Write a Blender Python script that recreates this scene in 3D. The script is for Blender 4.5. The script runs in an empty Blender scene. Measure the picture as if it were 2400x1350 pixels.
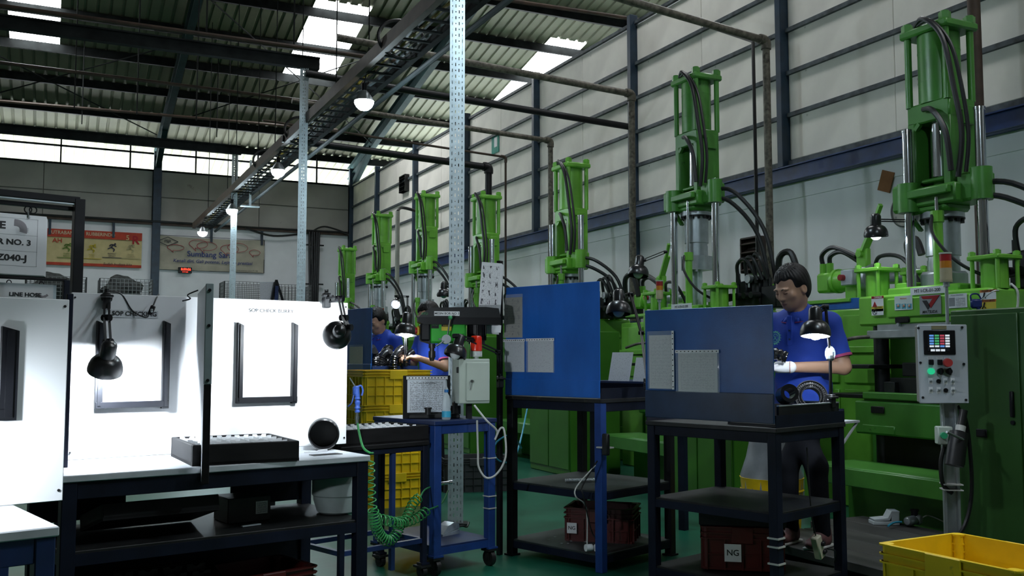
import bpy, bmesh, math, random
import numpy as np
from mathutils import Vector, Matrix, Quaternion
random.seed(7); rng = np.random.default_rng(7)
C = bpy.context.scene.collection
PI = math.pi

# ---------------------------------------------------------------- camera, sky, exposure
FPX, PITCH, YAW, EYE = 2236.0, math.radians(4.22), math.radians(25.6), Vector((0, 0, 1.2))
cam_d = bpy.data.cameras.new('camera'); cam_d.sensor_width = 36.0; cam_d.lens = FPX / 2400 * 36.0
cam_d.clip_start = 0.05; cam_d.clip_end = 300
cam = bpy.data.objects.new('camera', cam_d); C.objects.link(cam)
cam.location = EYE; cam.rotation_euler = (PI / 2 + PITCH, 0, -YAW)
sc = bpy.context.scene; sc.camera = cam
sc.view_settings.view_transform = 'Standard'; sc.view_settings.look = 'None'
sc.view_settings.gamma = 1.0; sc.view_settings.use_curve_mapping = False
sc.view_settings.exposure = 0.32
sc.cycles.max_bounces = 6; sc.cycles.diffuse_bounces = 3; sc.cycles.glossy_bounces = 3
sc.cycles.transmission_bounces = 4; sc.cycles.transparent_max_bounces = 6
sc.cycles.caustics_reflective = False; sc.cycles.caustics_refractive = False
sc.cycles.sample_clamp_indirect = 4.0
world = bpy.data.worlds.new('overcast_sky'); sc.world = world; world.use_nodes = True
bg = world.node_tree.nodes['Background']; bg.inputs[0].default_value = (0.86, 0.93, 1.0, 1); bg.inputs[1].default_value = 25.0
SKYLIGHT_POWER = 13.0     # glow of the translucent roof sheets, seen and added ones
LED_POWER = 215.0          # bulbs under the cable ladder
TASK_POWER = 1300.0        # desk lamps of the check booths
WORK_POWER = 330.0        # desk lamp of the workers

# ---------------------------------------------------------------- pixel to real point (at a real depth)
_R = Vector((math.cos(YAW), -math.sin(YAW), 0))
_F = Vector((math.sin(YAW) * math.cos(PITCH), math.cos(YAW) * math.cos(PITCH), math.sin(PITCH)))
_U = Vector((-math.sin(YAW) * math.sin(PITCH), -math.cos(YAW) * math.sin(PITCH), math.cos(PITCH)))
def ray(px, py): return _F + _R * ((px - 1200) / FPX) + _U * ((675 - py) / FPX)
def az(px, py, z): d = ray(px, py); return EYE + d * ((z - 1.2) / d.z)
def ax(px, py, x): d = ray(px, py); return EYE + d * (x / d.x)
def ay(px, py, y): d = ray(px, py); return EYE + d * (y / d.y)
def ad(px, py, D):
    d = ray(px, py); return EYE + d * (D / (d.x * math.sin(YAW) + d.y * math.cos(YAW)))

# ---------------------------------------------------------------- materials
def _nodes(name):
    m = bpy.data.materials.new(name); m.use_nodes = True
    nt = m.node_tree; return m, nt, nt.nodes, nt.links, nt.nodes['Principled BSDF']
def M(name, col, rough=0.5, metal=0.0, var=0.12, scale=6.0, bump=0.0, bscale=40.0, wear=None, wamt=0.0, wscale=9.0, spec=0.5, stretch=(1, 1, 1), coat=0.0):
    m, nt, N, L, P = _nodes(name)
    P.inputs['Roughness'].default_value = rough; P.inputs['Metallic'].default_value = metal
    P.inputs['Specular IOR Level'].default_value = spec; P.inputs['Coat Weight'].default_value = coat
    tc = N.new('ShaderNodeTexCoord'); mp = N.new('ShaderNodeMapping'); mp.inputs['Scale'].default_value = stretch
    L.new(tc.outputs['Object'], mp.inputs[0])
    nz = N.new('ShaderNodeTexNoise'); nz.inputs['Scale'].default_value = scale; nz.inputs['Detail'].default_value = 5
    L.new(mp.outputs[0], nz.inputs['Vector'])
    rp = N.new('ShaderNodeValToRGB')
    lo = [max(0, c * (1 - var * 1.6)) for c in col]; hi = [min(1, c * (1 + var)) for c in col]
    rp.color_ramp.elements[0].color = (*lo, 1); rp.color_ramp.elements[1].color = (*hi, 1)
    rp.color_ramp.elements[0].position = 0.3; rp.color_ramp.elements[1].position = 0.7
    L.new(nz.outputs['Fac'], rp.inputs[0]); out = rp.outputs[0]
    if wear:
        n2 = N.new('ShaderNodeTexNoise'); n2.inputs['Scale'].default_value = wscale; n2.inputs['Detail'].default_value = 8; n2.inputs['Roughness'].default_value = 0.65
        L.new(mp.outputs[0], n2.inputs['Vector'])
        r2 = N.new('ShaderNodeValToRGB'); r2.color_ramp.elements[0].position = 0.72 - wamt; r2.color_ramp.elements[1].position = 0.76 - wamt * 0.7
        L.new(n2.outputs['Fac'], r2.inputs[0])
        mx = N.new('ShaderNodeMix'); mx.data_type = 'RGBA'
        L.new(r2.outputs[0], mx.inputs['Factor']); L.new(out, mx.inputs[6]); mx.inputs[7].default_value = (*wear, 1); out = mx.outputs[2]
    L.new(out, P.inputs['Base Color'])
    if bump > 0:
        n3 = N.new('ShaderNodeTexNoise'); n3.inputs['Scale'].default_value = bscale; n3.inputs['Detail'].default_value = 3
        L.new(mp.outputs[0], n3.inputs['Vector'])
        b = N.new('ShaderNodeBump'); b.inputs['Strength'].default_value = bump; b.inputs['Distance'].default_value = 0.01
        L.new(n3.outputs['Fac'], b.inputs['Height']); L.new(b.outputs[0], P.inputs['Normal'])
    return m
def glow(name, col, strength):
    m, nt, N, L, P = _nodes(name)
    P.inputs['Base Color'].default_value = (*col, 1); P.inputs['Emission Color'].default_value = (*col, 1); P.inputs['Emission Strength'].default_value = strength
    return m
def clear(name, col=(0.9, 0.95, 1), rough=0.08, alpha=0.25):
    m, nt, N, L, P = _nodes(name)
    P.inputs['Base Color'].default_value = (*col, 1); P.inputs['Roughness'].default_value = rough; P.inputs['Alpha'].default_value = alpha
    return m
def printed(name, rows=28, paper=(0.75, 0.76, 0.78), ink=(0.08, 0.08, 0.09), dens=0.5, words=30, blocks=0, table=False, margin=0.07):
    """A printed sheet: rows of words by the sheet's own generated X and Z."""
    m, nt, N, L, P = _nodes(name); P.inputs['Roughness'].default_value = 0.45
    tc = N.new('ShaderNodeTexCoord'); sp = N.new('ShaderNodeSeparateXYZ'); L.new(tc.outputs['Generated'], sp.inputs[0])
    def mth(op, a, b=None):
        n = N.new('ShaderNodeMath'); n.operation = op
        for i, x in enumerate((a, b)):
            if x is None: continue
            if isinstance(x, (int, float)): n.inputs[i].default_value = x
            else: L.new(x, n.inputs[i])
        return n.outputs[0]
    X, Z = sp.outputs[0], sp.outputs[2]
    zr = mth('MULTIPLY', Z, rows); fr = mth('FRACT', zr); row = mth('FLOOR', zr)
    line = mth('LESS_THAN', mth('ABSOLUTE', mth('SUBTRACT', fr, 0.5)), 0.2)
    cb = N.new('ShaderNodeCombineXYZ'); L.new(mth('MULTIPLY', X, words), cb.inputs[0]); L.new(mth('MULTIPLY', row, 7.31), cb.inputs[1])
    nz = N.new('ShaderNodeTexNoise'); nz.inputs['Scale'].default_value = 1.0; nz.inputs['Detail'].default_value = 1; L.new(cb.outputs[0], nz.inputs['Vector'])
    w = mth('GREATER_THAN', nz.outputs['Fac'], 1 - dens)
    ink_f = mth('MULTIPLY', line, w)
    inx = mth('LESS_THAN', mth('ABSOLUTE', mth('SUBTRACT', X, 0.5)), 0.5 - margin); inz = mth('LESS_THAN', mth('ABSOLUTE', mth('SUBTRACT', Z, 0.5)), 0.5 - margin * 0.7)
    if blocks:
        bx = mth('MULTIPLY', X, 3); bz = mth('MULTIPLY', Z, blocks)
        q = mth('MULTIPLY', mth('LESS_THAN', mth('ABSOLUTE', mth('SUBTRACT', mth('FRACT', bx), 0.42)), 0.17), mth('LESS_THAN', mth('ABSOLUTE', mth('SUBTRACT', mth('FRACT', bz), 0.5)), 0.3))
        vo = N.new('ShaderNodeTexNoise'); vo.inputs['Scale'].default_value = 14; vo.inputs['Detail'].default_value = 0; L.new(tc.outputs['Generated'], vo.inputs['Vector'])
        q = mth('MULTIPLY', q, mth('GREATER_THAN', vo.outputs['Fac'], 0.52)); ink_f = mth('MAXIMUM', mth('MULTIPLY', ink_f, 0.45), q)
    if table:
        g = mth('LESS_THAN', mth('ABSOLUTE', mth('SUBTRACT', mth('FRACT', mth('MULTIPLY', X, 6)), 0.5)), 0.02)
        g2 = mth('LESS_THAN', mth('ABSOLUTE', mth('SUBTRACT', mth('FRACT', mth('MULTIPLY', Z, rows * 0.5)), 0.5)), 0.045)
        ink_f = mth('MAXIMUM', mth('MULTIPLY', ink_f, 0.8), mth('MULTIPLY', mth('MAXIMUM', g, g2), 0.6))
    ink_f = mth('MULTIPLY', mth('MULTIPLY', inx, inz), ink_f)
    mx = N.new('ShaderNodeMix'); mx.data_type = 'RGBA'; L.new(ink_f, mx.inputs['Factor']); mx.inputs[6].default_value = (*paper, 1); mx.inputs[7].default_value = (*ink, 1)
    L.new(mx.outputs[2], P.inputs['Base Color'])
    return m

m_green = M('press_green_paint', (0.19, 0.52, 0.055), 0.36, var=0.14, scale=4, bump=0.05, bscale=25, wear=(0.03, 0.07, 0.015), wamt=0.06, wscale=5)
m_green_shaded = M('press_green_painted_shade', (0.066, 0.24, 0.036), 0.36, var=0.14, scale=4, bump=0.05, bscale=25, wear=(0.02, 0.06, 0.015), wamt=0.06, wscale=5)  # press green darkened in colour to put shade on heads and lower bodies
m_cab = M('cabinet_green_paint', (0.05, 0.19, 0.016), 0.42, var=0.1, scale=3, wear=(0.03, 0.08, 0.015), wamt=0.03)
m_chrome = M('chromed_rod', (0.72, 0.75, 0.78), 0.16, 1.0, var=0.05)
m_steel = M('machined_steel', (0.46, 0.5, 0.52), 0.38, 0.75, var=0.12, scale=9)
m_galv = M('galvanised_sheet', (0.62, 0.70, 0.74), 0.42, 0.35, var=0.10, scale=18)
m_black = M('black_paint', (0.008, 0.008, 0.010), 0.42, spec=0.3, var=0.3)
m_blackmetal = M('dark_oily_steel', (0.012, 0.013, 0.014), 0.5, 0.15, var=0.35, scale=12, wear=(0.06, 0.05, 0.04), wamt=0.06)
m_rubber = M('black_rubber', (0.012, 0.012, 0.013), 0.42, var=0.2)
m_gloss = M('glossy_black_rubber', (0.01, 0.01, 0.011), 0.2, var=0.2, spec=0.7)
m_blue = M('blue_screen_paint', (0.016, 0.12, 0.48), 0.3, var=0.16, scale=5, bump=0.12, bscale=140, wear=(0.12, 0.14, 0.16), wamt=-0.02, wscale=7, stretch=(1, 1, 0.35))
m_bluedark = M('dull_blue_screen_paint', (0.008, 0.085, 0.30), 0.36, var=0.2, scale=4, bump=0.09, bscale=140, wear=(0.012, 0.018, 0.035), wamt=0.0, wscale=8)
m_navy = M('navy_steel_paint', (0.010, 0.026, 0.10), 0.42, var=0.25, wear=(0.05, 0.055, 0.06), wamt=0.0, wscale=22)
m_navyblack = M('worn_dark_frame', (0.005, 0.008, 0.020), 0.55, spec=0.22, var=0.3, wear=(0.09, 0.10, 0.12), wamt=-0.01, wscale=30)
m_cart = M('blue_cart_paint', (0.012, 0.045, 0.20), 0.42, var=0.2, wear=(0.02, 0.03, 0.06), wamt=0.05, wscale=14)
m_shelf = M('worn_shelf_plate', (0.028, 0.037, 0.036), 0.5, 0.2, var=0.4, scale=5, wear=(0.10, 0.09, 0.075), wamt=0.04, wscale=6)
m_wood = M('black_stained_wood', (0.007, 0.0065, 0.007), 0.65, spec=0.25, var=0.3, wear=(0.10, 0.085, 0.06), wamt=0.0, wscale=26, stretch=(1, 1, 5))
m_white = M('white_laminate', (0.80, 0.81, 0.83), 0.35, var=0.02, scale=3)
m_zinc = M('worn_sheet_top', (0.58, 0.61, 0.65), 0.3, 0.2, var=0.12, scale=7, stretch=(1, 4, 1), wear=(0.36, 0.38, 0.41), wamt=0.04, wscale=5)
m_trim = M('black_plastic_channel', (0.006, 0.0065, 0.009), 0.4, spec=0.3, var=0.2)
m_greytrim = M('grey_green_edge_strip', (0.30, 0.36, 0.37), 0.5, var=0.1)
m_paper = M('white_paper', (0.78, 0.79, 0.81), 0.5, var=0.03)
m_ink = M('black_ink', (0.012, 0.012, 0.014), 0.5)
m_inkred = M('red_ink', (0.55, 0.02, 0.03), 0.5)
m_greyink = M('faded_grey_ink', (0.25, 0.26, 0.28), 0.5)
m_yellow = M('yellow_crate_plastic', (0.88, 0.60, 0.012), 0.42, var=0.1, scale=5, wear=(0.45, 0.29, 0.02), wamt=0.07, wscale=6)
m_red = M('dark_red_crate_plastic', (0.075, 0.006, 0.005), 0.45, var=0.2)
m_greycrate = M('charcoal_crate_plastic', (0.03, 0.034, 0.037), 0.5, var=0.2)
m_drum = M('grimy_translucent_drum', (0.42, 0.49, 0.48), 0.45, var=0.16, scale=7, wear=(0.2, 0.19, 0.12), wamt=0.05, wscale=6)
m_beige = M('cabinet_grey_enamel', (0.46, 0.52, 0.46), 0.42, var=0.05, wear=(0.28, 0.3, 0.22), wamt=0.0, wscale=5)
m_panelgrey = M('control_panel_grey', (0.50, 0.53, 0.58), 0.4, var=0.06)
m_cable = M('white_cable', (0.55, 0.55, 0.53), 0.5)
m_pipe = M('rusty_grey_pipe', (0.13, 0.115, 0.09), 0.55, 0.2, var=0.4, scale=20, wear=(0.035, 0.028, 0.02), wamt=0.14, wscale=16)
m_rustpipe = M('brown_conduit', (0.055, 0.032, 0.02), 0.6, var=0.3)
m_red_l = clear('red_lens', (0.75, 0.03, 0.01), 0.2, 0.92)
m_amber = M('amber_lens', (0.55, 0.20, 0.015), 0.3)
m_redlens = M('dark_red_lens', (0.32, 0.015, 0.02), 0.3)
m_skin = M('skin', (0.46, 0.265, 0.175), 0.48, var=0.05, scale=10)
m_shirt = M('royal_blue_polo', (0.012, 0.055, 0.42), 0.75, var=0.08, scale=10, bump=0.1, bscale=200)
m_glove = M('white_knit_glove', (0.82, 0.82, 0.83), 0.85, var=0.03, bump=0.15, bscale=260)
m_hair = M('black_hair', (0.008, 0.007, 0.007), 0.5, spec=0.3, var=0.35, scale=60, stretch=(1, 1, 0.2))
m_trouser = M('dark_trousers', (0.009, 0.010, 0.014), 0.9, spec=0.15)
m_apron = M('grey_sheet_plastic', (0.22, 0.24, 0.26), 0.45, var=0.2)
m_pink = M('magenta_piping', (0.40, 0.05, 0.16), 0.7)
m_clear = clear('clear_plastic_sleeve', (0.85, 0.9, 0.95), 0.12, 0.22)
m_acryl = clear('clear_acrylic', (0.75, 0.85, 0.9), 0.1, 0.35)
m_bottle = clear('clear_bottle', (0.8, 0.9, 0.95), 0.06, 0.4)
m_cyan = M('cyan_label', (0.05, 0.42, 0.65), 0.4)
m_gun = M('blue_air_gun', (0.06, 0.14, 0.55), 0.4)
m_gundark = M('navy_air_gun', (0.015, 0.03, 0.16), 0.4)
m_coil = M('green_hose', (0.03, 0.22, 0.06), 0.35)
m_bluehose = M('blue_hose', (0.04, 0.30, 0.45), 0.35)
m_mesh = M('grey_wire', (0.16, 0.17, 0.17), 0.5, 0.3)
m_cloth = M('dark_scrap_rubber', (0.035, 0.04, 0.038), 0.7, var=0.5, scale=14, bump=0.6, bscale=20)

# ---------------------------------------------------------------- mesh builder
class MB:
    def __init__(s): s.v = []; s.f = []
    def add(s, vs, fs, X=None):
        o = len(s.v)
        s.v += [tuple(X @ Vector(v)) if X is not None else tuple(v) for v in vs]
        s.f += [tuple(i + o for i in f) for f in fs]; return s
    def box(s, c, d, b=0.0, rz=0.0, X=None):
        hx, hy, hz = d[0] / 2, d[1] / 2, d[2] / 2; T = Matrix.Translation(c) @ Matrix.Rotation(rz, 4, 'Z')
        if X is not None: T = X @ T
        b = min(b, hx * .9, hy * .9, hz * .9)
        if b <= 0:
            vs = [(x, y, z) for x in (-hx, hx) for y in (-hy, hy) for z in (-hz, hz)]
            return s.add(vs, [(0, 1, 3, 2), (4, 6, 7, 5), (0, 4, 5, 1), (2, 3, 7, 6), (0, 2, 6, 4), (1, 5, 7, 3)], T)
        vs = []; idx = {}
        for sx in (-1, 1):
            for sy in (-1, 1):
                for sz in (-1, 1):
                    for k, p in enumerate(((hx, hy - b, hz - b), (hx - b, hy, hz - b), (hx - b, hy - b, hz))):
                        idx[sx, sy, sz, k] = len(vs); vs.append((p[0] * sx, p[1] * sy, p[2] * sz))
        fs = []
        g = lambda *a: idx[a]
        for q in (-1, 1):
            fs.append((g(q, -1, -1, 0), g(q, 1, -1, 0), g(q, 1, 1, 0), g(q, -1, 1, 0))); fs.append((g(-1, q, -1, 1), g(1, q, -1, 1), g(1, q, 1, 1), g(-1, q, 1, 1))); fs.append((g(-1, -1, q, 2), g(1, -1, q, 2), g(1, 1, q, 2), g(-1, 1, q, 2)))
        for p in (-1, 1):
            for q in (-1, 1):
                fs.append((g(p, q, -1, 0), g(p, q, 1, 0), g(p, q, 1, 1), g(p, q, -1, 1))); fs.append((g(p, -1, q, 0), g(p, 1, q, 0), g(p, 1, q, 2), g(p, -1, q, 2))); fs.append((g(-1, p, q, 1), g(1, p, q, 1), g(1, p, q, 2), g(-1, p, q, 2)))
                for r in (-1, 1): fs.append((g(p, q, r, 0), g(p, q, r, 1), g(p, q, r, 2)))
        out = []
        for f in fs:
            P = [Vector(vs[i]) for i in f]; n = (P[1] - P[0]).cross(P[2] - P[0]); c0 = sum(P, Vector()) / len(P)
            out.append(f if n.dot(c0) > 0 else f[::-1])
        return s.add(vs, out, T)
    def bar(s, p, q, w, h=None, b=0.0):
        p, q = Vector(p), Vector(q); d = q - p; L = d.length
        if L < 1e-6: return s
        x = d / L; up = Vector((0, 0, 1)) if abs(x.z) < .99 else Vector((0, 1, 0))
        y = up.cross(x).normalized(); z = x.cross(y)
        X = Matrix((x, y, z)).transposed().to_4x4(); X.translation = (p + q) / 2
        return s.box((0, 0, 0), (L, w, h or w), b, 0, X)
    def cyl(s, p, q, r, r2=None, n=16, cap=True):
        r2 = r if r2 is None else r2; p, q = Vector(p), Vector(q); d = (q - p).normalized()
        u = d.orthogonal().normalized(); w = d.cross(u); vs = []; fs = []
        for i in range(n):
            a = 2 * PI * i / n; e = u * math.cos(a) + w * math.sin(a); vs += [p + e * r, q + e * r2]
        for i in range(n): j = (i + 1) % n; fs.append((2 * i, 2 * j, 2 * j + 1, 2 * i + 1))
        if cap: fs.append(tuple(2 * i for i in range(n))[::-1]); fs.append(tuple(2 * i + 1 for i in range(n)))
        return s.add(vs, fs)
    def lathe(s, prof, n=24, X=None):
        vs = []; fs = []; k = len(prof)
        for i in range(n):
            a = 2 * PI * i / n
            for r, z in prof: vs.append((r * math.cos(a), r * math.sin(a), z))
        for i in range(n):
            j = (i + 1) % n
            for t in range(k - 1): fs.append((i * k + t, j * k + t, j * k + t + 1, i * k + t + 1))
        if prof[0][0] > 1e-5: fs.append(tuple(i * k for i in range(n))[::-1])
        if prof[-1][0] > 1e-5: fs.append(tuple(i * k + k - 1 for i in range(n)))
        return s.add(vs, fs, X)
    def open_lathe(s, prof, n=24, X=None):
        vs = []; fs = []; k = len(prof)
        for i in range(n):
            a = 2 * PI * i / n
            for r, z in prof: vs.append((r * math.cos(a), r * math.sin(a), z))
        for i in range(n):
            j = (i + 1) % n
            for t in range(k - 1): fs.append((i * k + t, j * k + t, j * k + t + 1, i * k + t + 1))
        return s.add(vs, fs, X)
    def tube(s, pts, r, n=8, smooth=0, cap=True):
        P = [Vector(p) for p in pts]
        if smooth: P = spline(P, smooth)
        R = r if callable(r) else (lambda t: r)
        vs = []; fs = []; u = None; m = len(P)
        for i, p in enumerate(P):
            d = (P[min(i + 1, m - 1)] - P[max(i - 1, 0)]).normalized()
            u = d.orthogonal().normalized() if u is None else (u - d * u.dot(d)).normalized()
            w = d.cross(u); rr = R(i / (m - 1))
            for k in range(n): a = 2 * PI * k / n; vs.append(p + (u * math.cos(a) + w * math.sin(a)) * rr)
        for i in range(m - 1):
            for k in range(n): l = (k + 1) % n; fs.append((i * n + k, i * n + l, (i + 1) * n + l, (i + 1) * n + k))
        if cap: fs.append(tuple(range(n))[::-1]); fs.append(tuple((m - 1) * n + k for k in range(n)))
        return s.add(vs, fs)
    def prism(s, poly, y0, y1, X=None):
        """poly in XZ (counter-clockwise seen from -Y), extruded along Y."""
        n = len(poly); vs = [(x, y0, z) for x, z in poly] + [(x, y1, z) for x, z in poly]
        fs = [tuple(range(n)), tuple(range(n, 2 * n))[::-1]] + [(i, i + n, (i + 1) % n + n, (i + 1) % n) for i in range(n)]
        return s.add(vs, fs, X)
    def ball(s, c, r, n=12, sz=(1, 1, 1)):
        prof = [(max(1e-6, r * math.sin(PI * i / n)), -r * math.cos(PI * i / n)) for i in range(n + 1)]
        return s.lathe(prof, n * 2, Matrix.Translation(c) @ Matrix.Diagonal((*sz, 1)))
    def mesh(s, name, m, smooth=True, ang=38):
        me = bpy.data.meshes.new(name); me.from_pydata([tuple(v) for v in s.v], [], s.f); me.validate()
        me.materials.append(m)
        if smooth:
            me.polygons.foreach_set('use_smooth', [True] * len(me.polygons))
            try: me.set_sharp_from_angle(angle=math.radians(ang))
            except Exception: pass
        me.update(); return me
    def go(s, name, m, parent=None, smooth=True, ang=38, fix=False):
        me = s.mesh(name, m, smooth, ang)
        if fix:
            b = bmesh.new(); b.from_mesh(me); bmesh.ops.recalc_face_normals(b, faces=b.faces); b.to_mesh(me); b.free()
        return put(name, me, parent)
def spline(P, k):
    out = []; n = len(P)
    for i in range(n - 1):
        a, b, c, d = P[max(i - 1, 0)], P[i], P[i + 1], P[min(i + 2, n - 1)]
        for j in range(k):
            t = j / k; out.append(0.5 * ((2 * b) + (c - a) * t + (2 * a - 5 * b + 4 * c - d) * t * t + (3 * b - a - 3 * c + d) * t ** 3))
    out.append(P[-1]); return out
def put(name, me, parent=None, loc=None, rot=None):
    o = bpy.data.objects.new(name, me); C.objects.link(o)
    if parent is not None: o.parent = parent
    if loc is not None: o.location = loc
    if rot is not None: o.rotation_euler = rot
    return o
def thing(name, label, cat, loc=(0, 0, 0), rz=0.0, group=None):
    o = bpy.data.objects.new(name, None); C.objects.link(o); o.empty_display_size = 0.1
    o.location = loc; o.rotation_euler = (0, 0, rz); return tag(o, label, cat, group)
def tag(o, label, cat, group=None):
    o['label'] = label; o['category'] = cat
    if group: o['group'] = group
    return o
def struct(o): o['kind'] = 'structure'; return o
def stuff(o): o['kind'] = 'stuff'; return o
def kids(o): return [c for c in C.objects if c.parent == o]
def dup(root, loc, rz=None, label=None):
    def cp(o, par):
        c = o.copy(); C.objects.link(c)
        if par is not None: c.parent = par
        for ch in CH.get(o.name, []): cp(ch, c)
        return c
    CH = {}
    for o in C.objects:
        if o.parent: CH.setdefault(o.parent.name, []).append(o)
    r = cp(root, None); r.location = loc
    if rz is not None: r.rotation_euler = (0, 0, rz)
    if label: r['label'] = label
    return r
def mirror_y(y): return Matrix.Diagonal((1, y, 1, 1))
def text(s, size, loc, parent, m=None, name='lettering', rz=0.0, align='CENTER', sx=1.0, bold=0.0, shear=0.0, rot=None):
    cu = bpy.data.curves.new(name, 'FONT'); cu.body = s; cu.size = size; cu.extrude = 0.0004; cu.offset = bold * size
    cu.align_x = align; cu.align_y = 'CENTER'; cu.shear = shear; cu.resolution_u = 3
    tmp = bpy.data.objects.new('tmp', cu); me = bpy.data.meshes.new_from_object(tmp); bpy.data.objects.remove(tmp); bpy.data.curves.remove(cu)
    me.name = name; me.materials.clear(); me.materials.append(m or m_ink)
    o = bpy.data.objects.new(name, me); C.objects.link(o)
    if parent is not None: o.parent = parent
    o.location = loc; o.rotation_euler = rot or (PI / 2, 0, rz); o.scale = (sx, 1, 1); return o
def page(name, m, parent, loc, w, h, t=0.0015, rot=(0, 0, 0)):
    b = MB(); b.box((0, 0, 0), (w, t, h)); o = b.go(name, m, parent, smooth=False); o.location = loc; o.rotation_euler = rot; return o
# ================================================================ the hall
m_floor = M('green_floor_paint', (0.010, 0.105, 0.062), 0.34, var=0.3, scale=1.5, bump=0.06, bscale=12, wear=(0.05, 0.06, 0.05), wamt=0.06, wscale=1.8)
m_wall = M('white_wall_plaster', (0.86, 0.87, 0.90), 0.8, var=0.05, scale=1.4, wear=(0.42, 0.42, 0.40), wamt=0.03, wscale=1.3)
m_panel = M('dusty_white_panel', (0.88, 0.84, 0.77), 0.75, var=0.07, scale=1.8, wear=(0.40, 0.36, 0.30), wamt=0.05, wscale=1.6)
m_greypanel = M('dusty_grey_panel', (0.36, 0.35, 0.32), 0.8, var=0.1, scale=1.2, wear=(0.24, 0.22, 0.19), wamt=0.06, wscale=1.2)
m_girt = M('dark_dusty_girt', (0.07, 0.085, 0.095), 0.6, var=0.4, scale=10, wear=(0.26, 0.24, 0.2), wamt=0.05, wscale=8)
m_col = M('dark_teal_column', (0.014, 0.035, 0.062), 0.45, var=0.2, wear=(0.10, 0.10, 0.09), wamt=0.0, wscale=8)
m_beam = M('blue_wall_beam', (0.012, 0.04, 0.15), 0.4, var=0.2, wear=(0.06, 0.07, 0.09), wamt=0.0, wscale=7)
m_roof = M('roof_sheet', (0.15, 0.155, 0.10), 0.8, var=0.15, scale=1.0, wear=(0.085, 0.11, 0.05), wamt=0.1, wscale=0.8)
m_roofsteel = M('dark_roof_steel', (0.012, 0.014, 0.014), 0.85, var=0.3, spec=0.15)
m_rafter = M('dark_green_rafter', (0.008, 0.03, 0.03), 0.85, var=0.2, spec=0.15)
m_sky = glow('translucent_sheet_or_fill', (0.95, 0.98, 1.0), SKYLIGHT_POWER)
m_conc = M('outdoor_concrete', (0.75, 0.75, 0.72), 0.9)

def slab(name, lo, hi, m, parent=None, b=0.0):
    q = MB(); q.box([(a + c) / 2 for a, c in zip(lo, hi)], [c - a for a, c in zip(lo, hi)], b)
    return q.go(name, m, parent, smooth=False)

struct(slab('floor', (-10, -12, -0.1), (16, 27.9, 0), m_floor))
struct(slab('ground', (-40, 28.4, -0.3), (60, 70, -0.2), m_conc))
struct(slab('wall_left', (-10.2, -12, 0), (-10, 28, 16), m_greypanel))
struct(slab('wall_front', (-10, -12.2, 0), (16, -12, 16), m_greypanel))
struct(slab('wall_far_right', (16, -12, 0), (16.2, 28, 16), m_greypanel))

# roof: ribbed sheets sloping down to the back wall, with translucent sheets let in, some added for light
RZ = lambda y: 7.3 + 0.217 * (27.8 - y) if y >= 6 else 12.03 - 0.217 * (6 - y)
PIT = 0.25; X0 = -10.1; NX = 106
SKY = [(-7.1, -6.1), (-1.1, -0.1), (4.9, 6.15), (10.65, 11.65)]
SKYY = [(20.05, 23.45), (9.0, 12.5), (-2.5, 1.0)]  # far row seen; two nearer rows out of view, added as fill light
YS = sorted({-12.0, -2.5, 1.0, 6.0, 9.0, 12.5, 20.05, 23.45, 27.8, 31.8})
def roof_mesh(test, dz=0.0):
    q = MB()
    for i in range(NX):
        x = X0 + i * PIT; xc = x + PIT / 2
        sec = [(x, 0), (x + .17, 0), (x + .19, .04), (x + .23, .04), (x + .25, 0)]
        for y0, y1 in zip(YS, YS[1:]):
            insky = any(a <= xc <= c for a, c in SKY) and any(abs(y0 - a) < 1e-6 for a, c in SKYY) and (y0 > 15 or xc > 2)
            if test(xc, y0, insky):
                vs = [(sx, y0, RZ(y0) + sz + dz) for sx, sz in sec] + [(sx, y1, RZ(y1) + sz + dz) for sx, sz in sec]
                q.add(vs, [(k, k + 5, k + 6, k + 1) for k in range(4)])
    return q
ceiling = struct(roof_mesh(lambda x, y, s: not s).go('ceiling', m_roof, smooth=False))
k = 0
for a, c in SKY:
    for y0, y1 in SKYY:
        if y0 < 15 and a < 2: continue
        k += 1
        struct(roof_mesh(lambda x, y, s, a=a, c=c, y0=y0: s and a <= x <= c and abs(y - y0) < 1e-6).go(f'window_or_added_fill_{k}', m_sky, smooth=False))
pm = None
for i in range(13):
    y = 27.85 - 1.5 * i
    if pm is None:
        q = MB(); q.box((3, 0, -.11), (26, .07, .19)); q.box((3, .04, -.02), (26, .09, .02)); pm = q.mesh('purlin', m_roofsteel, False)
    put('purlin', pm, ceiling, (0, y, RZ(y) - .01))
for x in (-3.2, 2.43, 8.0, 13.4):
    q = MB()
    for w, zt, h in ((.16, -.22, .02), (.02, -.38, .32), (.16, -.55, .02)): q.bar((x, 6, RZ(6) + zt), (x, 28.2, RZ(28.2) + zt), w, h)
    q.bar((x, 27.6, 6.5), (x, 26.0, RZ(26) - .5), .14, .16)
    q.go('rafter', m_rafter, ceiling, smooth=False)
for y in (6.5, 12.5, 18.42):
    q = MB(); q.box((-3.5, y, 5.14), (13.2, .1, .14)); q.box((-3.5, y, 5.22), (13.2, .16, .02)); q.go('tie_beam', m_roofsteel, ceiling, smooth=False)
for i, (p, s) in enumerate((((0, 14), (860, 133)), ((0, 147), (690, 233)), ((0, 237), (700, 297)), ((985, -30), (1490, 45)))):
    y = (14.5, 19.5, 23.0, 13.6)[i]; a = ay(*p, y); c = ay(*s, y)
    a, c = a + (a - c) * .6, c + (c - a) * .15
    q = MB(); q.tube([a, c], .035, 8); q.go('conduit_pipe', m_rustpipe, ceiling)
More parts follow.
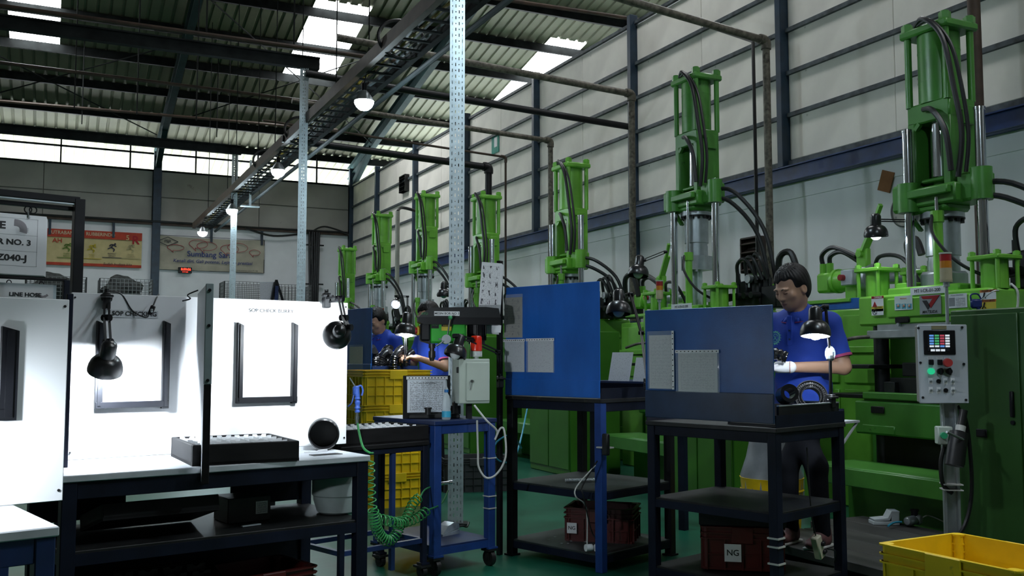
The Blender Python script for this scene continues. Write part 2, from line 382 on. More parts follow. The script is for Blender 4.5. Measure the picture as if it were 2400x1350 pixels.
for x, y in ((.2, 19.5), (1.3, 19.5), (2.4, 19.5), (3.3, 23), (.4, 23), (1.9, 14.5), (3.2, 14.5)):
    q = MB(); z0 = {19.5: 5.9, 23: 6.4, 14.5: 6.0}[y]; q.tube([(x, y, z0), (x, y, RZ(y))], .012, 6); q.go('hanger_rod', m_roofsteel, ceiling)
for x0, x1, y0, y1 in ((-3, 2.3, 26.8, 22), (2.3, -3, 26.8, 22), (2.6, 7.8, 26, 20), (8, 2.6, 26, 20)):
    q = MB(); q.tube([(x0, y0, RZ(y0) - .35), (x1, y1, RZ(y1) - .35)], .015, 6); q.go('brace_rod', m_roofsteel, ceiling)

# right wall
wall_r = struct(slab('wall_right', (8.0, -6, 0), (8.12, 27.9, 6.38), m_wall))
COLS = [-4.4, -1.05, 2.25, 5.55, 8.88, 12.22, 15.5, 18.8, 22.05, 25.15, 27.75]
LV = [3.58, 4.14, 4.66, 5.19, 5.73, 6.36]
pc = {}
for i in range(1, len(COLS) - 1):
    y0, y1 = COLS[i], COLS[i + 1]; ym = (y0 + y1) / 2
    for (a, c) in ((y0 + .05, ym), (ym, y1 - .05)):
        for j in range(5):
            key = (round(c - a, 2), round(LV[j + 1] - LV[j], 2))
            if key not in pc: q = MB(); q.box((0, 0, 0), (.03, key[0] - .008, key[1] - .03), .006); pc[key] = q.mesh('panel', m_panel, False)
            o = put('panel', pc[key], wall_r, (7.985 + rng.uniform(-.003, .003), (a + c) / 2, (LV[j] + LV[j + 1]) / 2), (0, rng.uniform(-.004, .004), 0))
    for j in range(5):
        key = round(y1 - y0, 2), 'g'
        if key not in pc:
            q = MB(); q.box((0, 0, 0), (.05, y1 - y0 - .1, .012)); q.box((-.018, 0, .022), (.012, y1 - y0 - .1, .045)); pc[key] = q.mesh('girt', m_girt, False)
        put('girt', pc[key], wall_r, (7.95, (y0 + y1) / 2, LV[j + 1] - .02 if j < 4 else LV[5]))
for y in COLS[2:]:
    z0 = 0 if abs(y - 12.22) < .1 or y > 27 else 3.5
    q = MB(); q.box((7.92, y, (z0 + 6.5) / 2), (.14, .1, 6.5 - z0), .008); q.go('column', m_col, wall_r, smooth=False)
q = MB(); q.box((7.93, 10.9, 3.405), (.12, 33.8, .19), .006); q.box((7.86, 10.9, 3.49), (.06, 33.8, .015)); q.box((7.86, 10.9, 3.32), (.06, 33.8, .015)); q.go('blue_beam', m_beam, wall_r, smooth=False)
q = MB(); q.box((7.96, 10.9, 3.54), (.06, 33.8, .08)); q.go('sill_strip', m_girt, wall_r, smooth=False)
q = MB(); q.box((7.995, 10.9, 3.22), (.02, 33.8, .2), .004); q.go('top_board', m_wall, wall_r, smooth=False)

# back wall with the open gap above it
wall_b = struct(slab('wall_back', (-10, 27.8, 0), (8.1, 27.95, 4.9), m_wall))
for xa, xb in ((-9.9, -3.3), (-3.1, 2.32), (2.54, 7.9)):
    n = 2 if xb - xa > 4 else 1
    for t in range(n):
        a = xa + (xb - xa) * t / n; c = xa + (xb - xa) * (t + 1) / n
        for z0, z1 in ((4.96, 5.64), (5.66, 6.37)):
            slab('panel', (a + .006, 27.82, z0), (c - .006, 27.88, z1), m_greypanel, wall_b, .01)
slab('backing', (-9.9, 27.89, 4.9), (8.0, 27.95, 6.37), m_greypanel, wall_b)
for i, (x, w) in enumerate(((-3.2, .2), (2.43, .21), (7.95, .2))):
    struct(slab(f'column_or_rail_{i + 2}', (x - w / 2, 27.66, 0), (x + w / 2, 27.8, 6.9), m_col, None, .008))  # steel columns of the back wall
rail = struct(slab('column_or_rail_1', (-9.9, 27.68, 4.86), (7.9, 27.78, 4.93), m_rustpipe))  # conduit rail along the back wall, carrying brackets and loose cables
q = MB(); q.tube([(-9.9, 27.66, 4.95), (2, 27.64, 4.95), (5, 27.66, 4.94), (7.8, 27.66, 4.95)], .025, 6, 6); q.tube([(4.8, 27.6, 4.9), (5.6, 27.6, 4.72), (6.6, 27.6, 4.86)], .03, 6, 8); q.tube([(6.7, 27.6, 4.9), (7.1, 27.6, 5.08), (7.8, 27.6, 4.9)], .025, 6, 8); q.go('loose_cable', m_rubber, rail)
for x in (-.2, 1.35, 3.9, 5.3): slab('bracket', (x - .03, 27.7, 4.45), (x + .03, 27.78, 4.86), m_col, rail)
slab('ledge', (-9.9, 27.79, 6.36), (8, 27.9, 6.41), m_roofsteel, wall_b)
slab('rail', (-9.9, 27.78, 6.83), (8, 27.84, 6.88), m_roofsteel, wall_b)
for x in np.arange(-8.6, 8, 1.72): slab('gap_post', (x - .02, 27.78, 6.4), (x + .02, 27.84, 7.2), m_roofsteel, wall_b)

# ---- things fixed to the walls
def vent(loc, rz, label, w=.4, h=.42, m=None, open_=True):
    t = thing('louvred_vent', label, 'vent', loc, rz)
    q = MB()
    for sx in (-1, 1): q.box((sx * w / 2, -.06, 0), (.02, .12, h))
    q.box((0, -.06, h / 2), (w, .12, .02)); q.box((0, -.01, 0), (w, .01, h)); q.go('frame', m or m_blackmetal, t, smooth=False)
    for i in range(4):
        s_ = MB(); s_.box((0, 0, 0), (w, .11, .012)); o = s_.go('slat', m or m_blackmetal, t, smooth=False)
        o.location = (0, -.08, -h / 2 + (i + .5) * h / 4); o.rotation_euler = (.5, 0, 0)
vent((7.97, 22.87, 5.63), -PI / 2, 'small black louvred vent high on the white wall, far end', .45, .42)
vent((7.99, 9.5, 2.5), -PI / 2, 'rust-brown louvred vent on white wall behind the second press', .34, .44, M('rust_brown_steel', (0.045, 0.03, 0.025), .6))
t = thing('notice_board', 'small teal notice board high on the white panelled wall', 'sign', (7.955, 17.4, 5.56), -PI / 2)
slab('board', (-.17, 0, -.2), (.17, .02, .2), M('teal_board', (0.01, .26, .2), .5), t); page('sheet', m_paper, t, (.03, -.002, .02), .14, .2)
t = thing('cardboard_square', 'brown cardboard square pinned askew on white wall by the front press', 'cardboard', (7.97, 7.38, 3.09), -PI / 2)
o = slab('board', (-.085, 0, -.11), (.085, .012, .11), M('cardboard', (.30, .13, .05), .8), t); o.rotation_euler = (0, .35, 0)
t = thing('wall_clock', 'round dusty wall clock hanging partly behind the front press', 'clock', (7.97, 7.12, 2.74), -PI / 2)
Xf = Matrix.Rotation(PI / 2, 4, 'X')
q = MB(); q.open_lathe([(.165, -.02), (.18, .0), (.18, .03), (.165, .035), (.16, .01), (.165, -.02)], 36, Xf); q.go('rim', M('grey_rim', (.12, .13, .13), .5), t)
q = MB(); q.cyl((0, 0.0, 0), (0, -.02, 0), .166, n=36); q.go('face', M('clock_face', (.42, .42, .38), .6), t)
for h in range(1, 13):
    a = PI / 2 - h * PI / 6; text(str(h), .045, (math.cos(a) * .135, -.022, math.sin(a) * .135), t, m_greyink, 'numeral')
q = MB(); q.bar((0, -.024, 0), (.06, -.024, .035), .01, .003); q.go('hour_hand', m_ink, t); q = MB(); q.bar((0, -.026, 0), (-.035, -.026, .11), .007, .003); q.go('minute_hand', m_ink, t)

def cloth(name, w, h, m, parent, z=0.0, sag=.05, wave=.03, y=0.0):
    q = MB(); nx, nz = 40, 14; vs = []
    for i in range(nx + 1):
        for j in range(nz + 1):
            u = i / nx; v = j / nz
            vs.append(((u - .5) * w, y - .02 - wave * (math.sin(u * 17 + v * 5) * .4 + math.sin(u * 7 - v * 9) * .5 + .6), z + (v - .5) * h - sag * math.sin(u * PI) * v))
    n1 = nz + 1
    q.add(vs, [(i * n1 + j, (i + 1) * n1 + j, (i + 1) * n1 + j + 1, i * n1 + j + 1) for i in range(nx) for j in range(nz)])
    return q.go(name, m, parent)
# banner 1: yellow with red bands
t = thing('yellow_banner', 'yellow cloth banner with red top band, runners and red 5R', 'banner', (.85, 27.775, 4.13))
m_byel = M('banner_yellow', (.62, .52, .26), .8, var=.06); m_bred = M('banner_red', (.50, .06, .03), .8); m_cream = M('banner_cream', (.66, .60, .40), .8)
cloth('cloth', 2.45, .95, m_byel, t, wave=.008, sag=0)
slab('top_band', (-1.225, -.055, .27), (1.225, -.045, .48), m_bred, t); slab('bottom_band', (-1.225, -.055, -.475), (1.225, -.045, -.40), m_bred, t)
text('PT. PUTRABANGUN RUBBERINDO', .128, (-.36, -.058, .385), t, m_cream, sx=.92, bold=.01)
text('AH', .17, (-.86, -.05, .17), t, m_bred, bold=.015); text('5', .19, (.86, -.058, .33), t, m_byel, bold=.01); text('R', .32, (1.06, -.058, .27), t, M('banner_crimson', (.40, .02, .03), .8), bold=.02)
for i, (x, c, a, b_) in enumerate(((-.62, (.12, .22, .03), 'RAPIH', 'BERSIH'), (-.02, (.55, .42, .03), 'RESIK', 'RAPI'), (.48, (.03, .03, .06), 'RAWAT', 'SEHAT'), (.95, (.45, .40, .22), 'RAJIN', 'DISIPLIN'))):
    mm = M('runner_ink', c, .8); z = -.02 + .05 * (i > 1)
    q = MB(); q.ball((.07, -.05, z + .12), .025, 6, (1, .3, 1))
    for p, s in (((.03, .1), (-.03, .02)), ((-.03, .02), (-.11, -.02)), ((-.02, .03), (.06, -.03)), ((.06, -.03), (.03, -.09)), ((.03, .1), (.1, .05)), ((.03, .1), (-.04, .1)), ((-.04, .1), (-.07, .05))):
        q.bar((p[0], -.05, z + p[1]), (s[0], -.05, z + s[1]), .012, .028)
    o = q.go('runner_figure', mm, t); o.location.x = x
    text(a, .06, (x, -.05, z - .15), t, mm); text(b_, .06, (x, -.05, z - .21), t, mm)
    slab('rule', (x - .24, -.054, z - .26), (x + .24, -.046, z - .245), mm, t)
text('Sudah budaya kita', .1, (.62, -.058, -.40), t, m_ink, shear=.3, bold=.004)
# banner 2
t = thing('cream_banner', 'cream cloth banner with blue slogan lettering and red speech bubbles', 'banner', (3.9, 27.775, 4.12))
cloth('cloth', 2.95, .95, M('banner_canvas', (.46, .43, .34), .85, var=.12, scale=2.5), t, wave=.025, sag=.04)
m_bblue = M('banner_blue', (.03, .05, .20), .8)
q = MB()
for s in (-1, 1): q.bar((s * 1.475, -.03, -.475), (s * 1.475, -.03, .475), .02, .01)
q.bar((-1.475, -.03, -.475), (1.475, -.03, -.475), .02, .01); q.bar((-1.475, -.03, .475), (1.475, -.03, .475), .02, .01); q.go('hem', m_ink, t)
text('Sumbang Saran', .22, (.02, -.075, -.02), t, m_bblue, bold=.012); text('Kenali diri, Gali potensi, Lejitkan prestasi', .13, (.06, -.075, -.22), t, m_bblue, shear=.25, bold=.01)
text('Character comes employee system PT. PBR', .045, (.9, -.07, -.43), t, m_ink)
q = MB()
for a, b_ in (((-.27, 0), (0, .12)), ((0, .12), (.27, 0)), ((.27, 0), (0, -.12)), ((0, -.12), (-.27, 0))): q.bar((a[0], 0, a[1]), (b_[0], 0, b_[1]), .01, .018)
o = q.go('diamond_mark', m_ink, t); o.location = (-1.16, -.078, .30); text('PBR', .11, (-1.16, -.078, .30), t, m_ink, bold=.015)
for x, z, rx, rz_ in ((-.95, .14, .22, .08), (-.35, .27, .25, .12), (-.12, .22, .27, .12), (.5, .17, .25, .12), (.72, .22, .28, .13), (1.2, .10, .15, .08)):
    q = MB(); pts = [(x + rx * math.cos(a), -.076, z + rz_ * math.sin(a)) for a in np.linspace(-1.9, 3.9, 22)] + [(x - .25 * rx, -.076, z - 1.7 * rz_), (x + rx * math.cos(-1.9), -.076, z + rz_ * math.sin(-1.9))]
    q.tube(pts, .008, 4); q.go('speech_bubble', M('bubble_red', (.38, .03, .05), .8), t)
t = thing('digital_clock', 'small digital clock with red digits below the cream banner', 'clock', (3.21, 27.67, 3.64))
slab('case', (-.18, -.0, -.08), (.18, .08, .08), m_black, t, .008); m_led = glow('red_digits', (1, .05, .02), 2.5)
text('8:59:06', .09, (.02, -.003, .02), t, m_led, 'digits', bold=.02); text('14 07 2020', .035, (0, -.003, -.052), t, m_led, 'digits')

# wire baskets of scrap on the wall side, hanging cable bundle
def basket(loc, w, d, h, label, rz=0.0, fill=False):
    t = thing('wire_basket', label, 'basket', loc, rz); r = .012
    q = MB()
    for i in range(int(w / .09) + 1):
        x = -w / 2 + i * w / int(w / .09)
        for y in (-d / 2, d / 2): q.bar((x, y, 0), (x, y, h), r)
    for i in range(int(d / .09) + 1):
        y = -d / 2 + i * d / int(d / .09)
        for x in (-w / 2, w / 2): q.bar((x, y, 0), (x, y, h), r)
    for j in range(int(h / .09) + 1):
        z = j * h / int(h / .09)
        for y in (-d / 2, d / 2): q.bar((-w / 2, y, z), (w / 2, y, z), r)
        for x in (-w / 2, w / 2): q.bar((x, -d / 2, z), (x, d / 2, z), r)
    stuff(q.go('wire_grid', m_mesh, t, smooth=False))
    q = MB()
    for x in (-w / 2, w / 2):
        for y in (-d / 2, d / 2): q.bar((x, y, -loc[2]), (x, y, h), .03)
    q.box((0, 0, 0), (w, d, .02)); q.go('frame', m_blackmetal, t, smooth=False)
    if fill:
        me = MB(); me.ball((0, 0, 0), .4, 14, (w, d * .95, h * 1.5)); o = me.go('scrap_heap', m_cloth, t); o.location = (-.03 * w, 0, h * .55)
        for v in o.data.vertices:
            k = 1 + .22 * math.sin(v.co.x * 9) * math.cos(v.co.z * 11 + v.co.y * 5); v.co *= k
b1 = ay(600, 660, 26.6); b2 = ay(505, 660, 26.8)
basket((4.72, 26.9, 2.66), 1.25, .8, .62, 'wire mesh basket below the clock, beside the near perforated post')
basket((6.0, 26.9, 2.66), .95, .8, .58, 'wire mesh basket below the right end of the cream banner')
basket((1.55, 25.5, 2.42), 1.2, .8, .72, 'wire mesh basket heaped with dark scrap below the yellow banner', fill=True)
basket((.0, 25.4, 2.42), 1.3, .8, .72, 'wire mesh basket behind the hanging page folders', fill=True)
t = thing('cable_bundle', 'bundle of black cables hanging down the back wall by the corner', 'cables', (6.8, 27.7, 0))
for i in range(5):
    q = MB(); x = -.14 + i * .07; q.tube([(x, -.05 - .03 * (i % 2), 4.9), (x + .02 * math.sin(i), -.07, 4.3), (x * .8, -.07, 3.3), (x * .7, -.06, 1.5)], .036, 6, 5); q.go('cable', m_rubber, t)
for z in (4.5, 3.35): slab('clamp', (-.28, -.09, z), (.28, -.02, z + .04), m_blackmetal, t)

# ---- cable ladder, lamps, perforated posts, drop pipes
t = thing('cable_ladder', 'long dark overhead cable ladder loaded with cables, running to the back wall', 'cable ladder', (3.14, 0, 4.34))
for x, m_ in ((-.2, m_rustpipe), (.2, m_roofsteel)):
    q = MB(); q.box((x, 14.95, .06), (.03, 18.1, .14)); q.box((x * .9, 14.95, -.005), (.06, 18.1, .012)); q.go('side_rail', m_, t, smooth=False)
q = MB(); q.box((0, 0, 0), (.4, .035, .02)); rm = q.mesh('rung', m_roofsteel, False)
for i in range(60): put('rung', rm, t, (0, 6.05 + .3 * i, 0))
for i in range(6):
    pts = [(-.13 + .05 * i + rng.uniform(-.025, .025), y, .03 + .02 * (i % 2) + rng.uniform(-.005, .03)) for y in np.arange(5.9, 23.9, 1.1)]
    q = MB(); q.tube(pts, .02 - .002 * (i % 3), 6, 3); q.go('cable', [m_rubber, m_rubber, M('yellow_cable', (.25, .17, .02), .5), m_rubber, m_girt, m_rubber][i], t)
q = MB(); q.tube([(.3, 6, -.06), (.28, 12, -.07), (.29, 23.8, -.07)], .03, 8); q.go('light_conduit', M('grey_conduit', (.02, .03, .032), .7), t)
for y in (9.2, 13.6, 16.0): q = MB(); q.tube([(.0 + .25 * math.cos(a), y, .15 + .2 * math.sin(a)) for a in np.linspace(0, 5.5, 14)], .018, 6, 2); q.go('cable_coil', m_rubber, t)
for y in np.arange(7.5, 22, 3.5):
    for x in (-.2, .2): q = MB(); q.tube([(x, y, .1), (x, y, RZ(y) - 4.38)], .008, 5); q.go('hanger_rod', m_roofsteel, t)
t2 = thing('ladder_drop_hanger', 'thin grey drop hanger hanging under the far cable ladder', 'hanger', (3.3, 18.5, 4.1)); q = MB(); q.bar((0, 0, 0), (0, 0, .9), .04, .02); q.box((0, 0, 0), (.35, .08, .02)); q.go('strap', m_galv, t2, smooth=False)

m_led_b = glow('lit_led_bulb', (.72, .90, 1.0), LED_POWER)
LBL = ['nearest lit round lamp hanging under the cable ladder', 'second lit lamp from the camera under the cable ladder', 'third lit lamp from the camera, seen past the thin far post', 'farthest lit lamp at the end of the cable ladder']
for i, p in enumerate([(2.94, 1.7), (2.94, 5.75), (2.97, 9.94), (2.94, 14.23), (2.95, 18.42), (2.9, 22.0)]):
    t = thing('hanging_lamp', (['lit round lamp overhead, out of the picture, near the check booths', 'lit round lamp overhead, just above the upper picture edge'] + LBL)[i], 'lamp', (*p, 4.0), 0, 'lamps under the cable ladder')
    q = MB(); q.open_lathe([(.03, .12), (.05, .1), (.085, .05), (.108, .006), (.106, .003)], 24); q.go('shade', m_steel, t)
    q = MB(); q.lathe([(.0, -.10), (.05, -.09), (.085, -.06), (.104, -.02), (.104, .004), (0, .01)], 24); q.go('bulb', m_led_b, t)
    q = MB(); q.cyl((0, 0, .1), (0, 0, .2), .03); q.tube([(0, 0, .2), (.02, 0, .3), (.12, 0, .36)], .006, 5); q.go('socket', m_black, t)

def perforated_post(loc, h, label, w=.112, rz=0.0):
    t = thing('perforated_post', label, 'post', loc, rz)
    q = MB(); cols = 4; pit = .045; rows = int(h / pit); cw = (w - .012) / cols
    def cell(T, x0, x1, z0, z1, sw, sh):
        xm, zm = (x0 + x1) / 2, (z0 + z1) / 2
        v = [(x0, z0), (x1, z0), (x1, z1), (x0, z1), (xm - sw, zm - sh), (xm + sw, zm - sh), (xm + sw, zm + sh), (xm - sw, zm + sh)]
        q.add([T(a, c) for a, c in v], [(0, 1, 5, 4), (1, 2, 6, 5), (2, 3, 7, 6), (3, 0, 4, 7)])
    F = lambda x, z: (x, 0, z)
    for r in range(rows):
        for c in range(cols):
            big = (r + c) % 2 == 0
            cell(F, -w / 2 + .006 + c * cw, -w / 2 + .006 + (c + 1) * cw, r * pit, (r + 1) * pit, .0034, .0125 if big else .005)
        for sx, fx in ((-1, -w / 2), (1, w / 2)):
            G = lambda x, z, fx=fx: (fx, x, z)
            for c in range(2): cell(G, .004 + c * .022, .026 + c * .022, r * pit, (r + 1) * pit, .0032, .0115 if (r + c) % 2 else .005)
    hh = rows * pit
    for sx in (-1, 1):
        q.add([(sx * w / 2, 0, 0), (sx * (w / 2 - .006), 0, 0), (sx * (w / 2 - .006), 0, hh), (sx * w / 2, 0, hh)], [(0, 1, 2, 3)])
        q.add([(sx * w / 2, 0, 0), (sx * w / 2, .004, 0), (sx * w / 2, .004, hh), (sx * w / 2, 0, hh)], [(0, 1, 2, 3)])
        q.box((sx * (w / 2 - .012), .049, hh / 2), (.024, .002, hh))
    o = q.go('channel', m_galv, t, smooth=False)
    slab('base_plate', (-.09, -.05, 0), (.09, .09, .012), m_blackmetal, t)
perforated_post((2.66, 6.50, 0), 5.1, 'tall galvanised perforated post nearest the camera, rising behind the drill', rz=-.38)
perforated_post((2.90, 12.47, 0), 5.1, 'middle galvanised perforated post, thinner, left of the hanging lamp', rz=-.22)
perforated_post((2.99, 18.42, 0), 5.1, 'farthest thin galvanised perforated post, in front of the cream banner', rz=-.16)

def drop_pipe(pix, Xv, label, r=.035, m=m_pipe, xl=2.9, zl=None, zb=1.7):
    """horizontal run from the cable ladder out to a vertical drop at x = Xv."""
    (x0, y0), (x1, y1) = pix; B = ax(x1, y1, Xv); A = ray(x0, y0); A = ay(x0, y0, B.y)
    if A.x > xl: A = B + (A - B) * ((B.x - xl) / (B.x - A.x))
    t = thing('drop_pipe', label, 'pipe', (B.x, B.y, 0))
    q = MB(); q.tube([A - Vector((B.x, B.y, 0)), Vector((-.05, 0, B.z))], r, 10); q.go('horizontal_run', m, t)
    q = MB(); q.tube([(0, 0, B.z - .05), (0, 0, zb)], r, 10); q.go('vertical_drop', m, t)
    q = MB(); q.tube([(-.09, 0, B.z + .005), (-.03, 0, B.z), (0, 0, B.z - .03), (0, 0, B.z - .1)], r * 1.35, 10, 3); q.go('elbow', m, t)
drop_pipe(((1470, 0), (1795, 95)), 7.0, 'thick dusty pipe dropping from upper right beside the second press', .042)
drop_pipe(((985, 125), (1480, 220)), 7.0, 'rusty pipe with elbow dropping in front of the tall wall column', .045)
drop_pipe(((870, 265), (1290, 330)), 7.0, 'grey pipe dropping down behind the third tall press', .04)
drop_pipe(((730, 335), (1145, 392)), 6.2, 'black pipe bending down onto the press behind the near post', .055, m_black, zb=3.72)
drop_pipe(((1000, 340), (1185, 368)), 7.2, 'thin dark conduit dropping down the white wall beside the near post', .02, m_rustpipe)
t = thing('tie_pipe', 'thick black pipe running from the cable ladder to the tall wall column', 'pipe', (0, 0, 0)); q = MB(); q.tube([(2.9, 12.4, 4.98), (7.9, 12.22, 4.74)], .05, 10); q.go('tube', m_black, t)
t = thing('drop_conduit', 'thin black lumpy conduit hanging beside the thick dusty pipe', 'pipe', (7.4, 0, 0)); p0 = ax(1640, 55, 7.4); p1 = ax(1765, 98, 7.4); p2 = ax(1775, 560, 7.4)
q = MB(); q.tube([(0, p0.y, p0.z), (0, p1.y, p1.z), (0, p2.y, 2.4)], .022, 7); q.go('tube', m_rubber, t)
t = thing('riser_pipe', 'dark vertical riser pipe behind the front press at right', 'pipe', (7.3, 0, 0)); p0 = ax(2282, 10, 7.3); q = MB(); q.tube([(0, p0.y, 0), (0, p0.y, 6.2)], .055, 10); q.go('tube', m_rustpipe, t)
q = MB(); q.tube([(0, p0.y + .2, 4.6), (0, p0.y + .2, 6.2)], .03, 8); q.go('side_tube', m_rustpipe, t)
t = thing('grey_stub_pipe', 'pale vertical pipe with black hose on top between two far presses', 'pipe', ax(932, 500, 6.8).to_tuple()[:2] + (0,)); q = MB(); z1 = ax(932, 495, 6.8).z; q.tube([(0, 0, 1), (0, 0, z1)], .05, 10); q.go('tube', M('pale_pipe', (.38, .37, .33), .5), t)
q = MB(); q.tube([(0, 0, z1), (.2, .2, z1 + .12), (.8, .3, z1 + .02), (1.1, .4, z1 - .05)], .035, 8, 6); q.go('hose', m_rubber, t)
# ================================================================ the row of presses along the right wall
PX = 5.75
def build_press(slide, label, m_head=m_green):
    t = thing('injection_press', label, 'press', (PX, 0, 0), -PI / 2, 'presses along the right wall')
    A = lambda n, m, f, par=t, **k: (lambda q: (f(q), q.go(n, m, par, **k))[1])(MB())
    # body
    A('base', m_green_shaded, lambda q: (q.box((0, .15, .2), (1.2, 1.1, .4), .01), q.box((0, -.30, .77), (1.06, .16, .24), .012), q.box((-.3, -.36, .69), (.3, .06, .06), .006), q.box((-.52, .2, .65), (.14, .7, .5), .01), q.box((.52, .2, .65), (.14, .7, .5), .01)))
    A('recess_shade_and_slot', m_black, lambda q: (q.box((0, -.16, .55), (.9, .02, .28)), q.box((-.3, -.388, .83), (.12, .012, .05), .004)))  # black sheet paints the shade of the open void; small black slot plate
    A('step', m_green_shaded, lambda q: (q.box((.05, -.55, .425), (1.25, .42, .05), .008), q.box((.05, -.755, .38), (1.25, .03, .12), .006)))
    A('lower_platen', m_green_shaded, lambda q: (q.box((0, 0, .86), (1.02, .62, .12), .012), q.box((.0, -.33, .93), (.9, .1, .05), .006)))
    A('mould', m_blackmetal, lambda q: (q.box((.0, 0, .99), (.62, .5, .14), .006), q.box((0, .02, 1.12), (.5, .42, .1), .006), q.box((-.28, -.26, .98), (.1, .06, .1), .004), q.box((.2, -.26, 1.0), (.16, .05, .06), .004)))
    A('rail_plate', m_blackmetal, lambda q: [q.box((-.62, -.16, z), (.44, .4, .03), .004) for z in (.92, 1.14)])
    for x in (-.5, .5):
        for y in (-.12, .36): A('column', m_blackmetal if y < 0 else m_green, lambda q: q.cyl((x, y, .4), (x, y, 1.46), .055, n=16))
    A('back_plate', m_blackmetal, lambda q: q.box((0, .46, .9), (1.0, .05, 1.0), .006))
    A('heating_plate', m_steel, lambda q: (q.box((0, 0, 1.425), (.74, .6, .05), .006), q.box((-.02, -.01, 1.375), (.86, .62, .06), .006), q.cyl((-.15, -.33, 1.44), (-.15, -.30, 1.44), .012)))
    A('handle', m_pipe, lambda q: q.tube([(-.4, -.3, 1.36), (-.55, -.36, 1.35), (-.72, -.4, 1.31)], .014, 8, 4))
    A('upper_platen', m_green, lambda q: (q.box((.02, .09, 1.55), (1.12, .8, .22), .016), q.box((0, .05, 1.68), (.62, .6, .06), .012), q.box((.1, -.31, 1.56), (.7, .03, .14), .01), q.box((-.22, -.1, 1.70), (.16, .14, .1), .008)))
    A('slot', m_black, lambda q: q.box((-.12, -.312, 1.475), (.13, .02, .05), .008))
    for x in (-.5, .5):
        for y in (-.14, .34):
            def tc(q):
                q.cyl((x, y, 1.66), (x, y, 1.85), .085, n=10); q.box((x, y, 1.865), (.24, .24, .03), .006)
                for a in (-.095, .095):
                    for b in (-.095, .095): q.cyl((x + a, y + b, 1.66), (x + a, y + b, 1.91), .014, n=8); q.cyl((x + a, y + b, 1.88), (x + a, y + b, 1.905), .024, n=6)
            A('tie_cylinder', m_green, tc)
    # guide rods
    A('guide_rod', m_chrome, lambda q: (q.cyl((-.14, -.19, 1.66), (-.14, -.19, 2.84), .034, n=20), q.cyl((-.14, -.19, 2.84), (-.14, -.19, 2.86), .038, n=20)))
    A('guide_rod', m_chrome, lambda q: (q.cyl((.38, -.08, 1.66), (.38, -.08, 2.90), .036, n=20), q.cyl((.38, -.08, 2.9), (.38, -.08, 2.92), .04, n=20)))
    A('lift_cylinder', m_green, lambda q: (q.cyl((.11, -.2, 1.70), (.11, -.2, 2.15), .035, n=14), q.cyl((.11, -.2, 2.15), (.11, -.2, 2.23), .045, n=8)))
    A('lift_rod', m_chrome, lambda q: q.cyl((.11, -.2, 2.2), (.11, -.2, 2.33 + slide), .014, n=10))
    # sliding injection head
    s = slide
    A('slide_block', m_head, lambda q: (q.box((.0, -.05, 2.35 + s), (.52, .3, .14), .014), q.cyl((-.14, -.19, 2.25 + s), (-.14, -.19, 2.46 + s), .078, n=20), q.box((-.17, -.16, 2.355 + s), (.17, .17, .2), .02),
        q.cyl((.38, -.08, 2.28 + s), (.38, -.08, 2.5 + s), .07, n=20), q.box((.31, -.05, 2.38 + s), (.2, .16, .2), .02), q.box((.06, -.23, 2.37 + s), (.36, .05, .06), .008), q.box((0, -.05, 2.265 + s), (.34, .26, .06), .02), q.bar((-.2, -.15, 2.28 + s), (-.1, -.12, 2.12 + s), .05, .02)))
    A('injection_barrel', m_steel, lambda q: (q.cyl((0, -.02, 2.20 + s), (0, -.02, 2.25 + s), .15, n=32), q.cyl((0, -.02, 1.93 + s), (0, -.02, 2.2 + s), .118, n=32), q.cyl((0, -.02, 1.90 + s), (0, -.02, 1.93 + s), .105, n=32), q.cyl((0, -.02, 1.80 + s), (0, -.02, 1.90 + s), .11, n=32)))
    def bolts(q):
        for i in range(14): a = 2 * PI * i / 14; q.cyl((.134 * math.cos(a), -.02 + .134 * math.sin(a), 2.165 + s), (.134 * math.cos(a), -.02 + .134 * math.sin(a), 2.2 + s), .014, n=8)
        q.cyl((0, -.02, 2.19 + s), (0, -.02, 2.2 + s), .152, n=32)
    A('bolt_ring', m_blackmetal, bolts)
    A('nozzle_block', m_steel, lambda q: (q.prism([(.13, 0), (.08, .13), (-.08, .13), (-.13, 0), (-.08, -.13), (.08, -.13)], 1.66 + s - 0, 1.80 + s, Matrix(((1, 0, 0, 0), (0, 0, 1, -.02), (0, 1, 0, 0), (0, 0, 0, 1)))), [q.cyl((x, -.02 + y, 1.64 + s), (x, -.02 + y, 1.66 + s), .02, n=8) for x, y in ((.08, -.07), (-.08, -.07), (0, -.09))]), fix=True) if s > .2 else A('nozzle_block', m_steel, lambda q: q.box((0, -.02, 1.76), (.24, .24, .12), .02))
    if s > .2: A('nozzle', m_galv, lambda q: (q.cyl((0, -.02, 1.735), (0, -.02, 1.66 + s), .052, n=20), q.cyl((0, -.02, 1.715), (0, -.02, 1.735), .056, n=20), q.cyl((0, -.02, 1.66), (0, -.02, 1.72), .02, n=12)))
    A('yoke', m_head, lambda q: (q.box((0, 0, 2.97 + s), (.37, .27, .15), .012), q.box((-.15, 0, 2.66 + s), (.07, .27, .52), .01), q.box((.15, 0, 2.66 + s), (.07, .27, .52), .01), q.box((0, .115, 2.66 + s), (.26, .04, .5), .005),
        q.bar((-.12, -.12, 2.86 + s), (-.08, -.12, 2.9 + s), .03), q.bar((.12, -.12, 2.86 + s), (.08, -.12, 2.9 + s), .03), q.box((-.195, .03, 2.92 + s), (.03, .12, .14), .006), q.box((.195, .03, 2.92 + s), (.03, .12, .14), .006), q.cyl((.19, -.05, 2.97 + s), (.215, -.05, 2.97 + s), .025, n=10)))
    A('piston_rod', m_chrome, lambda q: (q.cyl((.01, -.03, 2.50 + s), (.01, -.03, 2.9 + s), .062, n=28), q.cyl((.01, -.03, 2.42 + s), (.01, -.03, 2.5 + s), .025, n=14)))
